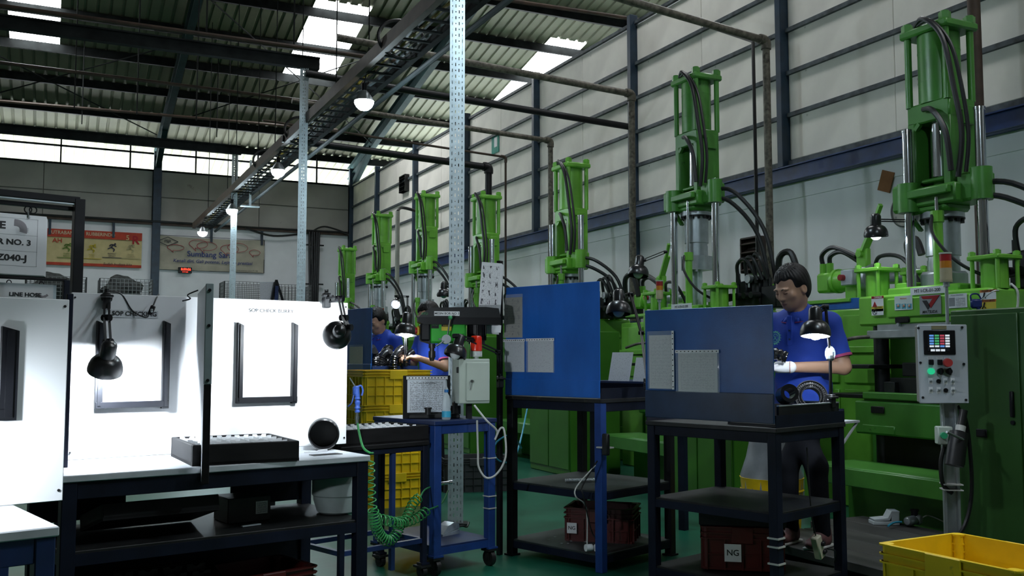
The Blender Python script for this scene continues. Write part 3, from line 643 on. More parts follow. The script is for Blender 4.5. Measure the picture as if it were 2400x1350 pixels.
    A('rod_collar', m_head, lambda q: (q.box((.0, -.03, 2.475 + s), (.2, .17, .03), .01), q.cyl((.01, -.03, 2.44 + s), (.01, -.03, 2.47 + s), .05, n=20)))
    def cylb(q):
        q.cyl((0, 0, 3.04 + s), (0, 0, 3.55 + s), .145, n=40)
        for z in (3.2, 3.42): q.cyl((0, 0, z + s), (0, 0, z + .006 + s), .1465, n=40)
    A('ram_cylinder', m_head, cylb, ang=50)
    for x in (-.165, .165):
        for y in (-.125, .125): A('tie_rod', m_head, lambda q: q.cyl((x, y, 3.03 + s), (x, y, 3.56 + s), .025, n=14))
    A('top_flange', m_head, lambda q: q.box((0, 0, 3.575 + s), (.42, .34, .06), .014))
    for x in (-.165, .165):
        for y in (-.125, .125): A('flange_nut', m_head, lambda q: (q.cyl((x, y, 3.6 + s), (x, y, 3.65 + s), .042, n=6), q.cyl((x, y, 3.65 + s), (x, y, 3.66 + s), .03, n=10)), smooth=False)
    # hoses
    H = lambda pts, r=.018, m=m_rubber, n='hose': A(n, m, lambda q: q.tube(pts, r, 8, 6))
    H([(-.08, -.14, 3.62 + s), (.05, -.2, 3.63 + s), (.2, -.2, 3.45 + s), (.26, -.18, 3.1 + s), (.3, -.16, 2.75 + s), (.26, -.16, 2.45 + s)], .018)
    H([(-.05, -.15, 3.62 + s), (.1, -.19, 3.6 + s), (.24, -.17, 3.4 + s), (.3, -.15, 3.1 + s), (.33, -.13, 2.75 + s), (.3, -.13, 2.48 + s)], .014)
    H([(-.02, -.15, 2.99 + s), (.1, -.2, 2.95 + s), (.2, -.2, 2.78 + s), (.22, -.18, 2.5 + s)], .02)
    H([(.3, -.08, 2.40 + s), (.55, .0, 2.37 + s), (.8, .15, 2.15 + s * .6), (.88, .22, 1.85)], .02); H([(.3, -.1, 2.32 + s), (.5, .0, 2.28 + s), (.72, .15, 2.1 + s * .6), (.8, .22, 1.8)], .02)
    H([(.1, -.24, 2.2), (.14, -.28, 2.05), (.3, -.24, 1.85), (.45, -.1, 1.74), (.58, .0, 1.76)], .012)
    H([(-.25, .05, 1.72), (-.38, .0, 1.95), (-.7, .1, 2.0), (-.85, .2, 1.9)], .016)
    A('valve_manifold', m_blackmetal, lambda q: (q.box((.62, .2, 1.74), (.36, .24, .14), .01), q.box((.56, .16, 1.86), (.1, .14, .12), .01), q.box((.7, .2, 1.88), (.12, .16, .16), .01), q.cyl((.82, .15, 1.8), (.82, .15, 2.02), .03, n=10), q.cyl((.48, .1, 1.8), (.48, .1, 2.0), .022, n=10), [q.cyl((.5 + .1 * i, .08, 1.78), (.5 + .1 * i, -.02, 1.78), .03, n=10) for i in range(4)], q.tube([(.4, .12, 1.9), (.9, .12, 1.95)], .016, 8), q.box((.9, .25, 1.76), (.2, .3, .2), .01)))
    A('gauge', m_steel, lambda q: (q.cyl((.66, .06, 1.94), (.66, .1, 1.94), .04, n=18), q.cyl((.66, .08, 1.86), (.66, .08, 1.94), .01, n=8)))
    for k in range(3): H([(.5 + .12 * k, .1, 1.9), (.52 + .12 * k, .06, 2.08 + .03 * k), (.66 + .1 * k, .05, 2.12), (.76 + .07 * k, .1, 1.92)], .018)
    H([(.95, .2, 1.8), (1.0, .15, 2.1), (1.12, .18, 2.14), (1.2, .2, 1.9)], .03)
    return t
PY = [4.80, 7.71, 10.3, 12.89, 15.41, 17.94, 20.4]
PL = ['nearest green injection press at right edge, with stacked warning labels and logo plate', 'green injection press right behind the dull blue screen and worker', 'green injection press rising behind the bright blue screen', 'green injection press just right of the near perforated post',
      'green injection press just left of the near perforated post', 'green injection press second from the far corner', 'farthest green injection press, by the corner of the hall']
lowp = build_press(0.0, PL[0], m_green_shaded); highp = build_press(0.41, PL[1], m_green_shaded); lowq = build_press(0.0, PL[2]); highq = build_press(0.41, PL[4])
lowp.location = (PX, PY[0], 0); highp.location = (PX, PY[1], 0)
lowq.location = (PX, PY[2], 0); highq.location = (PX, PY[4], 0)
PR = [lowp, highp, lowq, highq] + [dup((lowq, highq)[i == 5], (PX, PY[i], 0), None, PL[i]) for i in (3, 5, 6)]

def build_hydraulics(label):
    t = thing('hydraulic_unit', label, 'hydraulic unit', (PX, 0, 0), -PI / 2, 'hydraulic units beside the presses')
    A = lambda n, m, f, par=t, **k: (lambda q: (f(q), q.go(n, m, par, **k))[1])(MB())
    H = lambda pts, r=.018, m=m_rubber, n='hose': A(n, m, lambda q: q.tube(pts, r, 8, 6))
    A('oil_tank', m_green, lambda q: (q.box((-1.12, .45, .8), (.98, .7, 1.6), .012), [q.box((-1.12 + d, .09, z), (.4, .02, h), .006) for d in (-.23, .23) for z, h in ((1.42, .26), (1.12, .24), (.6, .7))], q.box((-1.12, .07, 1.27), (.98, .03, .05), .004)))
    A('pump_motor', m_green, lambda q: (q.cyl((-1.02, .3, 1.86), (-1.36, .3, 1.86), .095, n=20), q.box((-1.46, .3, 1.85), (.16, .15, .17), .02), q.cyl((-1.5, .28, 1.93), (-1.5, .28, 2.02), .03, n=8), q.cyl((-1.42, .28, 1.93), (-1.42, .28, 2.02), .03, n=8), q.cyl((-1.36, .3, 1.86), (-1.33, .3, 1.86), .105, n=20), q.box((-1.15, .3, 1.72), (.12, .14, .2), .01), q.box((-1.3, .22, 1.68), (.5, .2, .03), .004)))
    A('motor_fan_cover', m_steel, lambda q: (q.cyl((-.96, .3, 1.86), (-1.02, .3, 1.86), .115, n=24), q.cyl((-.92, .3, 1.86), (-.3, .34, 1.84), .06, n=16)))
    A('terminal_box', m_panelgrey, lambda q: q.box((-1.12, .19, 1.87), (.13, .06, .13), .008))
    A('red_button', m_redlens, lambda q: q.cyl((-1.15, .16, 1.87), (-1.15, .12, 1.87), .026, n=14))
    A('boom', m_green, lambda q: (q.box((-1.02, .26, 2.02), (.12, .06, .18), .012), q.bar((-1.02, .25, 2.06), (-.82, .2, 2.3), .06, .03), q.cyl((-1.02, .2, 2.06), (-1.02, .3, 2.06), .03, n=12), q.bar((-.85, .2, 2.27), (-.72, .15, 2.42), .03)))
    H([(-1.5, .28, 2.0), (-1.5, .27, 2.1), (-1.35, .26, 2.15), (-1.1, .26, 2.05)], .02); H([(-1.42, .28, 2.0), (-1.4, .27, 2.08), (-1.25, .26, 2.1), (-1.05, .28, 1.98)], .02); H([(-.6, .35, 1.9), (-.6, .3, 2.1), (-.5, .28, 2.12), (-.45, .28, 2.0)], .03)
    return t
HL = ['green tank and pump unit with red-knobbed grey box, behind the man in blue', 'green tank and pump unit between the two blue screens', 'green tank and pump unit behind the bright blue screen', 'green tank and pump unit behind the red beacon', 'green tank and pump unit behind the bench drill', 'green tank and pump unit behind the far workers', 'farthest green tank and pump unit near the hall corner']
hy0 = build_hydraulics(HL[0]); hy0.location = (PX, PY[0], 0)
HY = [hy0] + [dup(hy0, (PX, PY[i], 0), None, HL[i]) for i in range(1, 7)]

# electrical cabinet beside each press
def build_cabinet(label, m_cab=m_cab):
    t = thing('electrical_cabinet', label, 'cabinet', (4.75, 0, 0), -PI / 2, 'green cabinets beside the presses')
    q = MB(); q.box((0, .3, .74), (.9, .6, 1.48), .008); q.go('body', m_cab, t)
    for s in (-1, 1):
        q = MB(); q.box((s * .222, -.006, .76), (.43, .012, 1.38), .004); d = q.go('door', m_cab, t)
        q = MB(); q.box((s * .05, -.02, .95), (.02, .02, .14), .004); q.cyl((s * .05, -.01, .85), (s * .05, -.025, .85), .012, n=10); q.go('handle', m_black, d)
    q = MB(); q.box((-.25, -.016, .78), (.07, .008, .045), .004); q.box((-.25, -.021, .78), (.056, .004, .032)); q.go('latch_frame', m_black, t)
    return t
cabl = ['tall dark green cabinet at the right edge, next to the front press', 'green cabinet mostly hidden behind the dull blue screen', 'green cabinet seen below the bright blue screen', 'green cabinet behind the drill cart beacon', 'green cabinet behind the drill chuck', 'green cabinet behind the two far workers', 'farthest green cabinet, hidden by the check booth']
cab0 = build_cabinet(cabl[0], M('darker_front_cabinet_green', (0.022, 0.085, 0.012), 0.45, var=0.12, scale=3, wear=(0.012, 0.04, 0.008), wamt=0.05)); cab0.location = (4.75, PY[0] - 1.3, 0)  # front cabinet alone takes a darker green than the others
cab1 = build_cabinet(cabl[1]); cab1.location = (4.75, PY[1] - 1.3, 0)
CABS = [cab0, cab1] + [dup(cab1, (4.75, PY[i] - 1.3, 0), None, cabl[i]) for i in range(2, 7)]

# ---- what only the front press carries
def F1(px, py): p = ax(px, py, PX - .312); return PY[0] - p.y, p.z
def sticker(name, m, par, c, w_px, h_px, t_=.002, fn=F1, y=-.3300):
    x0, z0 = fn(c[0] - w_px / 2, c[1]); x1, _ = fn(c[0] + w_px / 2, c[1]); _, za = fn(c[0], c[1] - h_px / 2); _, zb = fn(c[0], c[1] + h_px / 2)
    o = page(name, m, par, ((x0 + x1) / 2, y, (za + zb) / 2), abs(x1 - x0), abs(za - zb), t_); return o
m_prt = printed('printed_label', 12, dens=.6, words=14); m_warn = M('warning_orange', (.62, .17, .03), .5); m_warny = M('warning_yellow', (.65, .52, .05), .5)
P1 = lowp
def words(s, size, c, par, m=m_ink, y=-.3335, fn=F1, **k): x, z = fn(*c); return text(s, size, (x, y, z), par, m, **k)
n = sticker('name_label', m_paper, P1, (2178, 681), 80, 17); words('MT I-CR-01-200', .033, (2178, 681), P1)
sticker('danger_label', m_paper, P1, (2061, 712), 28, 36); sticker('danger_header', m_redlens, P1, (2061, 697), 28, 6, .003); words('DANGER', .018, (2063, 697), P1, m_paper); q = MB(); x, z = F1(2055, 714); q.prism([(x - .022, z - .018), (x + .022, z - .018), (x, z + .022)], -.3337, -.3300); q.go('warning_triangle', m_redlens, P1)
sticker('caution_label', m_paper, P1, (2061, 730), 28, 18); sticker('caution_header', m_warny, P1, (2061, 721), 28, 6, .003); words('CAUTION', .016, (2063, 721), P1); q = MB(); x, z = F1(2055, 732); q.tube([(x + .018 * math.cos(a), -.3332, z + .018 * math.sin(a)) for a in np.linspace(0, 2 * PI, 16)], .0018, 4); q.bar((x - .012, -.3332, z + .012), (x + .012, -.3332, z - .012), .004, .002); q.go('prohibition_sign', m_ink, P1)
sticker('photo_notice', M('pale_notice', (.66, .75, .74), .5), P1, (2122, 710), 42, 33); words('PETUGAS', .014, (2122, 700), P1, m_warn)
for i, px in enumerate((2110, 2123, 2136)): sticker('portrait_photo', M('photo_cyan', (.12, .42, .55), .5), P1, (px, 718), 11, 12, .003); x, z = F1(px, 717); q = MB(); q.ball((x, -.3335, z), .011, 6, (1, .2, 1)); q.go('portrait_head', m_skin, P1)
pl = sticker('logo_plate', M('logo_silver', (.33, .35, .37), .4, .2), P1, (2185, 714), 50, 45, .004)
x, z = F1(2185, 707)
q = MB(); q.prism([(x - .075, z + .04), (x + .08, z + .04), (x + .005, z - .045), (x - .012, z - .022), (x + .022, z + .02), (x - .058, z + .02)][::-1], -.3355, -.324); q.go('logo_red_mark', m_redlens, P1, fix=True, smooth=False)
q = MB(); q.prism([(x - .065, z + .01), (x - .03, z + .01), (x + .0, z - .03), (x - .02, z - .055)][::-1], -.3355, -.324); q.go('logo_black_mark', m_ink, P1, fix=True, smooth=False)
words('MATSUDA', .027, (2184, 731), P1, shear=.25, bold=.012)
sticker('point_notice', m_paper, P1, (2249, 705), 44, 33); words('POINT PENTING', .013, (2248, 692), P1, m_greyink); sticker('notice_print', m_prt, P1, (2256, 708), 26, 24, .003); sticker('notice_photo', m_greyink, P1, (2236, 708), 14, 20, .003)
for py, m1 in ((691, m_paper), (714, m_warny)):
    sticker('warning_label', m1, P1, (2320, py), 38, 22); sticker('warning_header', m_warn, P1, (2320, py - 9), 38, 6, .003); words('WARNING', .02, (2321, py - 9), P1)
    x, z = F1(2311, py + 3); q = MB(); q.tube([(x - .015, -.3335, z - .02), (x, -.3335, z), (x + .014, -.3335, z - .015)], .004, 5); q.tube([(x, -.3335, z), (x + .006, -.3335, z + .022)], .005, 5); q.go('warning_figure', m_ink, P1)
def F2(px, py): p = ax(px, py, PX - .312); return PY[1] - p.y, p.z
sticker('name_label', m_paper, highp, (1601, 719), 48, 14, fn=F2); words('MT I-CR-02-200', .032, (1601, 719), highp, fn=F2)
# cabinet 1 label, hanging air gun
page('caution_label', m_warny, cab0, (.33, -.014, 1.40), .12, .12); text('CAUTION', .02, (.33, -.016, 1.44), cab0)

def stack_light(base, z0, label, pole=.12, k=1.0):
    t = thing('stack_light', label, 'signal light', base)
    q = MB(); q.cyl((0, 0, z0 - pole), (0, 0, z0), .011 * k, n=10); q.cyl((0, 0, z0), (0, 0, z0 + .03 * k), .02 * k, n=12); q.go('pole', m_steel, t)
    q = MB(); q.cyl((0, 0, z0 + .03 * k), (0, 0, z0 + .12 * k), .037 * k, n=20); q.cyl((0, 0, z0 + .04 * k), (0, 0, z0 + .05 * k), .039 * k, n=20); q.go('body', M('aged_cream', (.46, .40, .26), .5), t)
    q = MB(); q.cyl((0, 0, z0 + .12 * k), (0, 0, z0 + .165 * k), .036 * k, n=20); q.go('amber_section', m_amber, t)
    q = MB(); q.cyl((0, 0, z0 + .165 * k), (0, 0, z0 + .21 * k), .036 * k, n=20); q.go('red_section', m_redlens, t)
    q = MB(); q.cyl((0, 0, z0 + .21 * k), (0, 0, z0 + .22 * k), .039 * k, n=20); q.go('cap', m_beige, t); return t

# control panel on a post, by the front press
CPD = 5.35; cp = ad(2210, 850, CPD); CPL = Vector((cp.x, cp.y, 0))
t = thing('control_panel', 'grey control box on a post with small screen and red stop button', 'control panel', CPL, -math.radians(34))
zc = lambda y: 1.2 + (840 - y) / 2236 * CPD
q = MB(); q.box((.01, .065, (zc(762) + zc(944)) / 2), (.25, .11, zc(762) - zc(944)), .006); q.go('box', M('grey_enamel_side', (.24, .23, .21), .5), t)
q = MB(); q.box((.0, 0, (zc(762) + zc(944)) / 2), (.262, .012, zc(762) - zc(944) + .004), .004); q.go('front_plate', m_panelgrey, t)
q = MB(); q.box((.04, .1, (zc(944) + .12) / 2), (.06, .06, zc(944) - .12), .004); [q.box((.04 + d, .06, (zc(944) + .12) / 2), (.016, .03, zc(944) - .12), .002) for d in (-.035, .035)]; q.box((.04, .1, .13), (.2, .2, .02)); q.go('post', m_steel, t)
lx = lambda px: (px - 2210) / 2236 * CPD * 1.02
q = MB(); q.box((lx(2203), -.008, zc(803)), (.168, .012, .137), .004); q.go('screen_bezel', m_black, t)
scr = page('screen', M('screen_dark', (.02, .022, .03), .3), t, (lx(2200), -.0155, zc(803)), .115, .093)
m_scr = [glow('screen_' + n_, c_, .7) for n_, c_ in (('white', (.6, .65, .7)), ('blue', (.1, .25, .6)), ('green', (.05, .3, .12)), ('red', (.35, .05, .08)))]
for r in range(5):
    for c_ in range(4):
        page('screen_field', m_scr[(1, 2, 3, 0)[c_] if r != 4 else (0, 0, 1, 0)[c_]], t, (lx(2185 + c_ * 11.5), -.0175, zc(787 + r * 6.2)), .023, .010, .001)
for c_ in range(3): page('screen_field', m_scr[0], t, (lx(2187 + c_ * 11), -.0175, zc(821)), .022, .012, .001)
page('name_strip', M('brass_strip', (.38, .33, .2), .4, .3), t, (lx(2203), -.008, zc(768)), .08, .02)
for px, py in ((2158, 769), (2253, 768), (2160, 850), (2254, 853), (2163, 931), (2256, 936)): q = MB(); q.cyl((lx(px), -.006, zc(py)), (lx(px), -.012, zc(py)), .007, n=8); q.go('screw', m_blackmetal, t)
for px in (2183, 2202): q = MB(); q.box((lx(px), -.012, zc(849)), (.025, .02, .03), .003); q.go('rocker_switch', m_black, t)
q = MB(); q.cyl((lx(2216), -.006, zc(850)), (lx(2216), -.03, zc(850)), .018, n=16); q.go('stop_stem', m_black, t)
q = MB(); q.cyl((lx(2216), -.03, zc(850)), (lx(2216), -.055, zc(850)), .025, .022, n=20); q.go('stop_button', M('stop_red', (.5, .05, .05), .35), t)
q = MB(); q.cyl((lx(2182), -.006, zc(870)), (lx(2182), -.026, zc(870)), .018, n=18); q.go('green_button', glow('green_lamp', (.02, .55, .25), .5), t)
for px in (2202, 2221): q = MB(); q.cyl((lx(px), -.006, zc(870)), (lx(px), -.022, zc(870)), .017, n=18); q.box((lx(px), -.03, zc(870)), (.012, .02, .04), .003); q.go('selector_knob', m_black, t)
for r, py in enumerate((893, 914)):
    for c_, px in enumerate((2181, 2198, 2213, 2229)):
        if (r, c_) in ((0, 1), (1, 2)): q = MB(); q.cyl((lx(px), -.006, zc(py)), (lx(px), -.014, zc(py)), .012, n=14); q.go('push_button', m_black, t)
        else:
            page('switch_plate', m_paper, t, (lx(px), -.007, zc(py)), .021, .036)
            q = MB(); q.cyl((lx(px), -.008, zc(py)), (lx(px), -.016, zc(py)), .008, n=8); q.bar((lx(px), -.014, zc(py)), (lx(px) - .004, -.035, zc(py) + .006), .005); q.go('toggle', m_steel, t)
for px in (2182, 2202, 2219): page('switch_plate', m_prt, t, (lx(px), -.007, zc(839)), .03, .012)
# start box on the same post
q = MB(); q.box((-.0, .03, zc(1019)), (.08, .07, .10), .006); b_ = q.go('start_box', m_beige, t); q = MB(); q.cyl((-.015, -.012, zc(1018)), (-.015, -.034, zc(1018)), .018, n=16); q.go('start_button', M('start_green', (.03, .35, .16), .4), b_)
q = MB(); q.tube([(.0, .03, zc(1045)), (-.02, .03, .62), (-.01, .04, .5), (.04, .05, .45)], .012, 8, 5); q.tube([(.1, .1, zc(950)), (.14, .1, .8), (.12, .1, .6)], .008, 8, 5); q.go('wiring', m_rubber, t)
for z in (.5, .47): q = MB(); q.box((.04, .06, z), (.1, .1, .006)); q.go('cable_tie', m_cable, t)
stack_light(ad(2219, 700, 5.5).to_tuple()[:2] + (0,), 1.2 + (840 - 672) / 2236 * 5.5, 'red and amber signal light on a pole above the grey control box', .25, .9)
stack_light(ad(1546, 700, 8.75).to_tuple()[:2] + (0,), 1.2 + (840 - 708) / 2236 * 8.75, 'red, amber and white signal light in front of the second press', .5, .9)
stack_light(ad(895, 740, 16.0).to_tuple()[:2] + (0,), 1.2 + (840 - 752) / 2236 * 16., 'tiny far signal light above the left far worker', .6, 1.0)
# polisher / grinder tool hanging on the post
g0 = ad(2252, 1030, 5.3)
t = thing('air_grinder', 'black air grinder with white-banded handle hanging beside the control post', 'tool', g0)
q = MB(); q.cyl((.0, 0, .06), (.03, 0, .16), .022, n=12); q.cyl((-.06, .0, -.14), (-.01, 0, .04), .05, n=14); q.tube([(.03, 0, .15), (.1, .03, .0), (.12, .04, -.3), (.05, .05, -.5), (-.15, .05, -.62)], .012, 6, 6); q.go('body', m_rubber, t)
q = MB(); q.cyl((-.004, 0, .045), (.006, 0, .075), .026, n=12); q.go('band', m_cable, t); q = MB(); q.tube([(-.02, -.04, .0), (-.18, -.06, .05)], .007, 6); q.go('lever', m_steel, t)
# clamp lamp by the front press
def shade_prof(r=.075): return [(a * r / .075, z * r / .075) for a, z in ((.028, .122), (.033, .112), (.034, .056), (.043, .053), (.055, .045), (.066, .030), (.073, .010), (.0755, -.010), (.074, -.02), (.0725, -.02))]
m_lampblack = M('lamp_black_enamel', (.012, .012, .013), .28, var=.1, spec=.6)
def desk_lamp(label, head, axis, r=.075, lit=0, arms=(), clamp=None, matl=None):
    """shade hanging from its neck at `head` (shade centre), opening along `axis`; arms is a list of world polylines."""
    t = thing('desk_lamp', label, 'lamp', head); X = Vector(axis).normalized().to_track_quat('-Z', 'Y').to_matrix().to_4x4()
    q = MB(); q.open_lathe(shade_prof(r), 32, X); q.open_lathe([(a - .003, z - .002) for a, z in shade_prof(r)][::-1], 32, X); q.lathe([(.029 * r / .075, .121 * r / .075), (.02 * r / .075, .130 * r / .075), (0, .133 * r / .075)], 20, X); q.go('shade', matl or m_lampblack, t)
    q = MB(); q.ball(X @ Vector((0, 0, -.004)), .036 * r / .075, 10, (1, 1, 1)); q.go('bulb', glow('lit_task_bulb_%d' % lit, (.84, .93, 1.0), lit) if lit else M('unlit_bulb', (.6, .62, .64), .25), t)
    for i, A_ in enumerate(arms):
        A_ = [Vector(p) - head for p in A_]
        q = MB()
        for p, s in zip(A_, A_[1:]):
            d = (s - p).normalized(); o = d.cross(Vector((.4, -.6, .3))).normalized() * .011
            q.bar(p + o, s + o, .008); q.bar(p - o, s - o, .008)
        for p in A_: q.cyl(p + Vector((-.012, .012, 0)), p + Vector((.012, -.012, 0)), .014, n=10)
        q.go('arm', m_black, t)
    if clamp is not None:
        c_ = Vector(clamp) - head; q = MB(); q.box(c_, (.03, .05, .07), .004); q.box(c_ + Vector((0, -.02, .02)), (.05, .03, .012), .003); q.cyl(c_ + Vector((0, 0, -.035)), c_ + Vector((0, 0, .05)), .009, n=8); q.go('clamp', m_blackmetal, t)
    return t
h = ad(2053, 548, 6.9); desk_lamp('lit black lamp clamped to the front press left guide rod, high up', h, (.1, .1, -1), .085, 60, [[h + Vector((0, 0, .1)), ad(2050, 516, 6.9), ad(2140, 518, 6.9)]])
q = MB(); p0 = ad(2028, 515, 6.9); p1 = ad(2085, 512, 6.9)
h = ad(1496, 640, 9.0); desk_lamp('unlit dusty black lamp near the second press pump', h, (-.2, -.1, -1), .1, 0, [[h + Vector((0, 0, .1)), ad(1510, 610, 9), ad(1560, 590, 9)]])
h = ad(1040, 690, 11.5); desk_lamp('small unlit lamp against the near perforated post', h, (0, 0, -1), .09, 0, [[h + Vector((0, 0, .1)), ad(1048, 672, 11.5), ad(1060, 676, 11.5)]])
h = ad(928, 712, 12.5); desk_lamp('bright lit lamp among the far presses, bare and glaring', h, (-.4, -.7, -.5), .07, 150, [[h + Vector((.05, .05, .08)), ad(928, 694, 12.5), ad(955, 695, 12.5), ad(955, 745, 12.5), Vector(ad(955, 745, 12.5).to_tuple()[:2] + (0,))]])
def L2W(O, rz, x, y, z): return Vector((O.x + math.cos(rz) * x - math.sin(rz) * y, O.y + math.sin(rz) * x + math.cos(rz) * y, z))
# ================================================================ the check booths at left
def frame_of(A, B): d = B - A; return math.atan2(d.y, d.x), d.length
def onplane(px, py, O, rz, yl=0.0):
    """local (x, z) where the pixel's ray meets the local plane y = yl of a frame at O turned by rz."""
    n = Vector((-math.sin(rz), math.cos(rz), 0)); u = Vector((math.cos(rz), math.sin(rz), 0)); d = ray(px, py)
    t = ((O + n * yl - EYE).dot(n)) / d.dot(n); p = EYE + d * t - O
    return p.dot(u), p.z + O.z
A2, B2 = az(146, 1116, .8), az(864, 1067, .8); A2.z = B2.z = 0
rz2, L2 = frame_of(A2, B2)
DEP = .53
def leg_table(t, L, D, zt, m, tube=.042, shelves=(), top_m=None, leg_m=None, apron=.06, legs=((0, 0), (1, 0), (0, 1), (1, 1)), zl=0.0, name='table_top'):
    q = MB(); q.box((L / 2, D / 2, zt - .012), (L + .012, D + .012, .024), .003); q.go(name, top_m or m, t, smooth=False)
    h = tube / 2
    for sx, sy in legs:
        q = MB(); q.box((h + sx * (L - tube), h + sy * (D - tube), (zt - .024 + zl) / 2), (tube, tube, zt - .024 - zl), .003); q.box((h + sx * (L - tube), h + sy * (D - tube), zl + .005), (tube + .02, tube + .02, .01)); q.go('leg', leg_m or m, t, smooth=False)
    q = MB()
    for y in (h, D - h): q.box((L / 2, y, zt - .024 - apron / 2), (L - tube * 2, tube * .8, apron), .002)
    for x in (h, L - h): q.box((x, D / 2, zt - .024 - apron / 2), (tube * .8, D - tube * 2, apron), .002)
    q.go('apron', m, t, smooth=False)
    for z, mm in shelves:
        q = MB(); q.box((L / 2, D / 2, z - .006), (L - tube * .4, D - tube * .4, .012), .002); s_ = q.go('shelf', mm, t, smooth=False)
        q = MB()
        for y in (h * .8, D - h * .8): q.box((L / 2, y, z - .03), (L - tube * 2, tube * .6, .04))
        for x in (h * .8, L - h * .8): q.box((x, D / 2, z - .03), (tube * .6, D - tube * 2, .04))
        q.go('shelf_rail', m, s_, smooth=False)
t = thing('inspection_table', 'navy steel table with worn sheet top under the two lit booths', 'table', A2, rz2)
leg_table(t, L2, DEP + .06, .80, m_navyblack, .05, ((.54, m_blackmetal), (.2, m_blackmetal)), m_zinc)
q = MB(); x0, z0 = 0, 0
q.box((L2 - .13, .13, .80), (.13, .05, .004)); q.go('slot', m_black, t)
BT = t
for xa, xb, za, zb_ in ((.02, .36, .56, .74), (.8, L2 - .02, .56, .74), (.02, L2 - .02, .22, .5)): q = MB(); q.box(((xa + xb) / 2, DEP + .03, (za + zb_) / 2), (xb - xa, .01, zb_ - za)); q.go('back_plate', m_navyblack, t, smooth=False)
def board(label, px0, px1, ztop, par_loc, rz, yl, name='check_board'):
    x0, _ = onplane(px0, 850, par_loc, rz, yl); x1, _ = onplane(px1, 850, par_loc, rz, yl)
    t = thing(name, label, 'panel', par_loc, rz)
    q = MB(); q.box(((x0 + x1) / 2, yl + .009, (.8 + ztop) / 2), (x1 - x0, .018, ztop - .8), .002); q.go('board', m_white, t, smooth=False)
    for x in (x0 + .012, x1 - .012):
        for z in (.83, ztop - .02): q = MB(); q.cyl((x, yl + .001, z), (x, yl - .003, z), .004, n=8); q.go('screw', m_blackmetal, t)
    return t, x0, x1
zt2 = 1.2 + (840 - 697) / 2236 * 4.1
b2, b2a, b2b = board('white check panel with U-shaped black sheet holder behind the hanging lamp, middle booth', 163, 470, zt2, A2, rz2, DEP)
b3, b3a, b3b = board('glaring white check panel with black sheet holder beside the drill cart, right booth', 471, 814, zt2, A2, rz2, DEP)
def holder(t, O, rz, yl, L_, R_, top, bot, wpx=15):
    for nm, (a, c) in (('side_channel', (L_, top)), ('side_channel', (R_, top))):
        x, z0 = onplane(a, bot, O, rz, yl); x1, z1 = onplane(a, c, O, rz, yl); w = wpx / 2236 * 4.0
        q = MB(); q.prism([(x - w / 2, z0), (x + w / 2, z0), (x + w / 2, z1 - .012), (x - w / 2, z1)], yl - .02, yl); q.box((x, yl - .023, (z0 + z1) / 2), (w * .45, .006, z1 - z0 - .02)); q.go(nm, m_trim, t, smooth=False)
    x0, z0 = onplane(L_, bot, O, rz, yl); x1, _ = onplane(R_, bot, O, rz, yl)
    q = MB(); q.box(((x0 + x1) / 2, yl - .011, z0 + .012), (x1 - x0 + .027, .024, .026), .002); q.go('bottom_channel', m_trim, t, smooth=False)
holder(b2, A2, rz2, DEP, 228, 384, 752, 957, 16); holder(b3, A2, rz2, DEP, 558, 686, 756, 945, 14)
x, z = onplane(315, 736, A2, rz2, DEP); page('label', M('label_card', (.62, .64, .67), .4), b2, (x, DEP - .002, z), .19, .03); text('SOP CHECKING', .025, (x, DEP - .004, z), b2, sx=1.0, bold=.028)
x, z = onplane(636, 729, A2, rz2, DEP); text('SOP CHECK BURRY', .023, (x, DEP - .002, z), b3, M('grey_ink', (.03, .03, .035), .5), sx=1.05, bold=.01)
# divider between the booths
xd, _ = onplane(486, 900, A2, rz2, -.07)
t = thing('booth_divider', 'narrow white divider panel standing edge-on between the two booths', 'panel', L2W(A2, rz2, xd, -.07, 0), -.075)
xd = 0
q = MB(); q.box((xd, (DEP + .04) / 2, (.745 + 1.475) / 2), (.022, DEP + .06, .73), .002); q.go('board', m_white, t, smooth=False)
q = MB(); q.box((xd, -.006, 1.29), (.028, .014, .37), .002); q.go('edge_strip', m_greytrim, t, smooth=False); q = MB(); q.box((xd, -.006, .925), (.026, .012, .36), .002); q.go('worn_edge', m_wood, t, smooth=False)
for z in (1.45, 1.32, 1.12): q = MB(); q.cyl((xd, -.011, z), (xd, -.017, z), .006, n=8); q.go('screw', m_black, t)
q = MB(); q.tube([(xd - .02, .37, 1.475), (xd - .06, .37, 1.455), (xd - .05, .37, 1.44), (xd - .08, .37, 1.43)], .003, 5, 4); q.go('wire_hook', m_black, t)
# left booth
B1 = az(132, 1233, .8); A1 = az(0, 1247, .8); B1.z = A1.z = 0
rz1, _ = frame_of(A1, B1); u1 = Vector((math.cos(rz1), math.sin(rz1), 0)); O1 = B1 - u1 * 1.0
pb = az(140, 1174, .8); pb.z = 0; D1 = (pb - O1).dot(Vector((-u1.y, u1.x, 0)))
t = thing('inspection_table', 'navy steel table with pale sheet top at the lower left corner', 'table', O1, rz1)
leg_table(t, 1.0, D1 + .05, .80, m_navy, .045, ((.2, m_blackmetal),), m_zinc)
z1_ = 1.2 + (840 - 702) / 2236 * 2.72
b1, _, _ = board('white check panel cut off by the left picture edge, left booth', -330, 158, z1_, O1, rz1, D1)
holder(b1, O1, rz1, D1, -150, 14, 765, 985, 24)
t = thing('booth_post', 'black steel post standing between left booth and middle booth', 'post', ad(156, 900, 3.55).to_tuple()[:2] + (0,), rz2)
q = MB(); q.box((0, 0, .72), (.022, .03, 1.44), .002); q.go('post', m_navyblack, t, smooth=False)
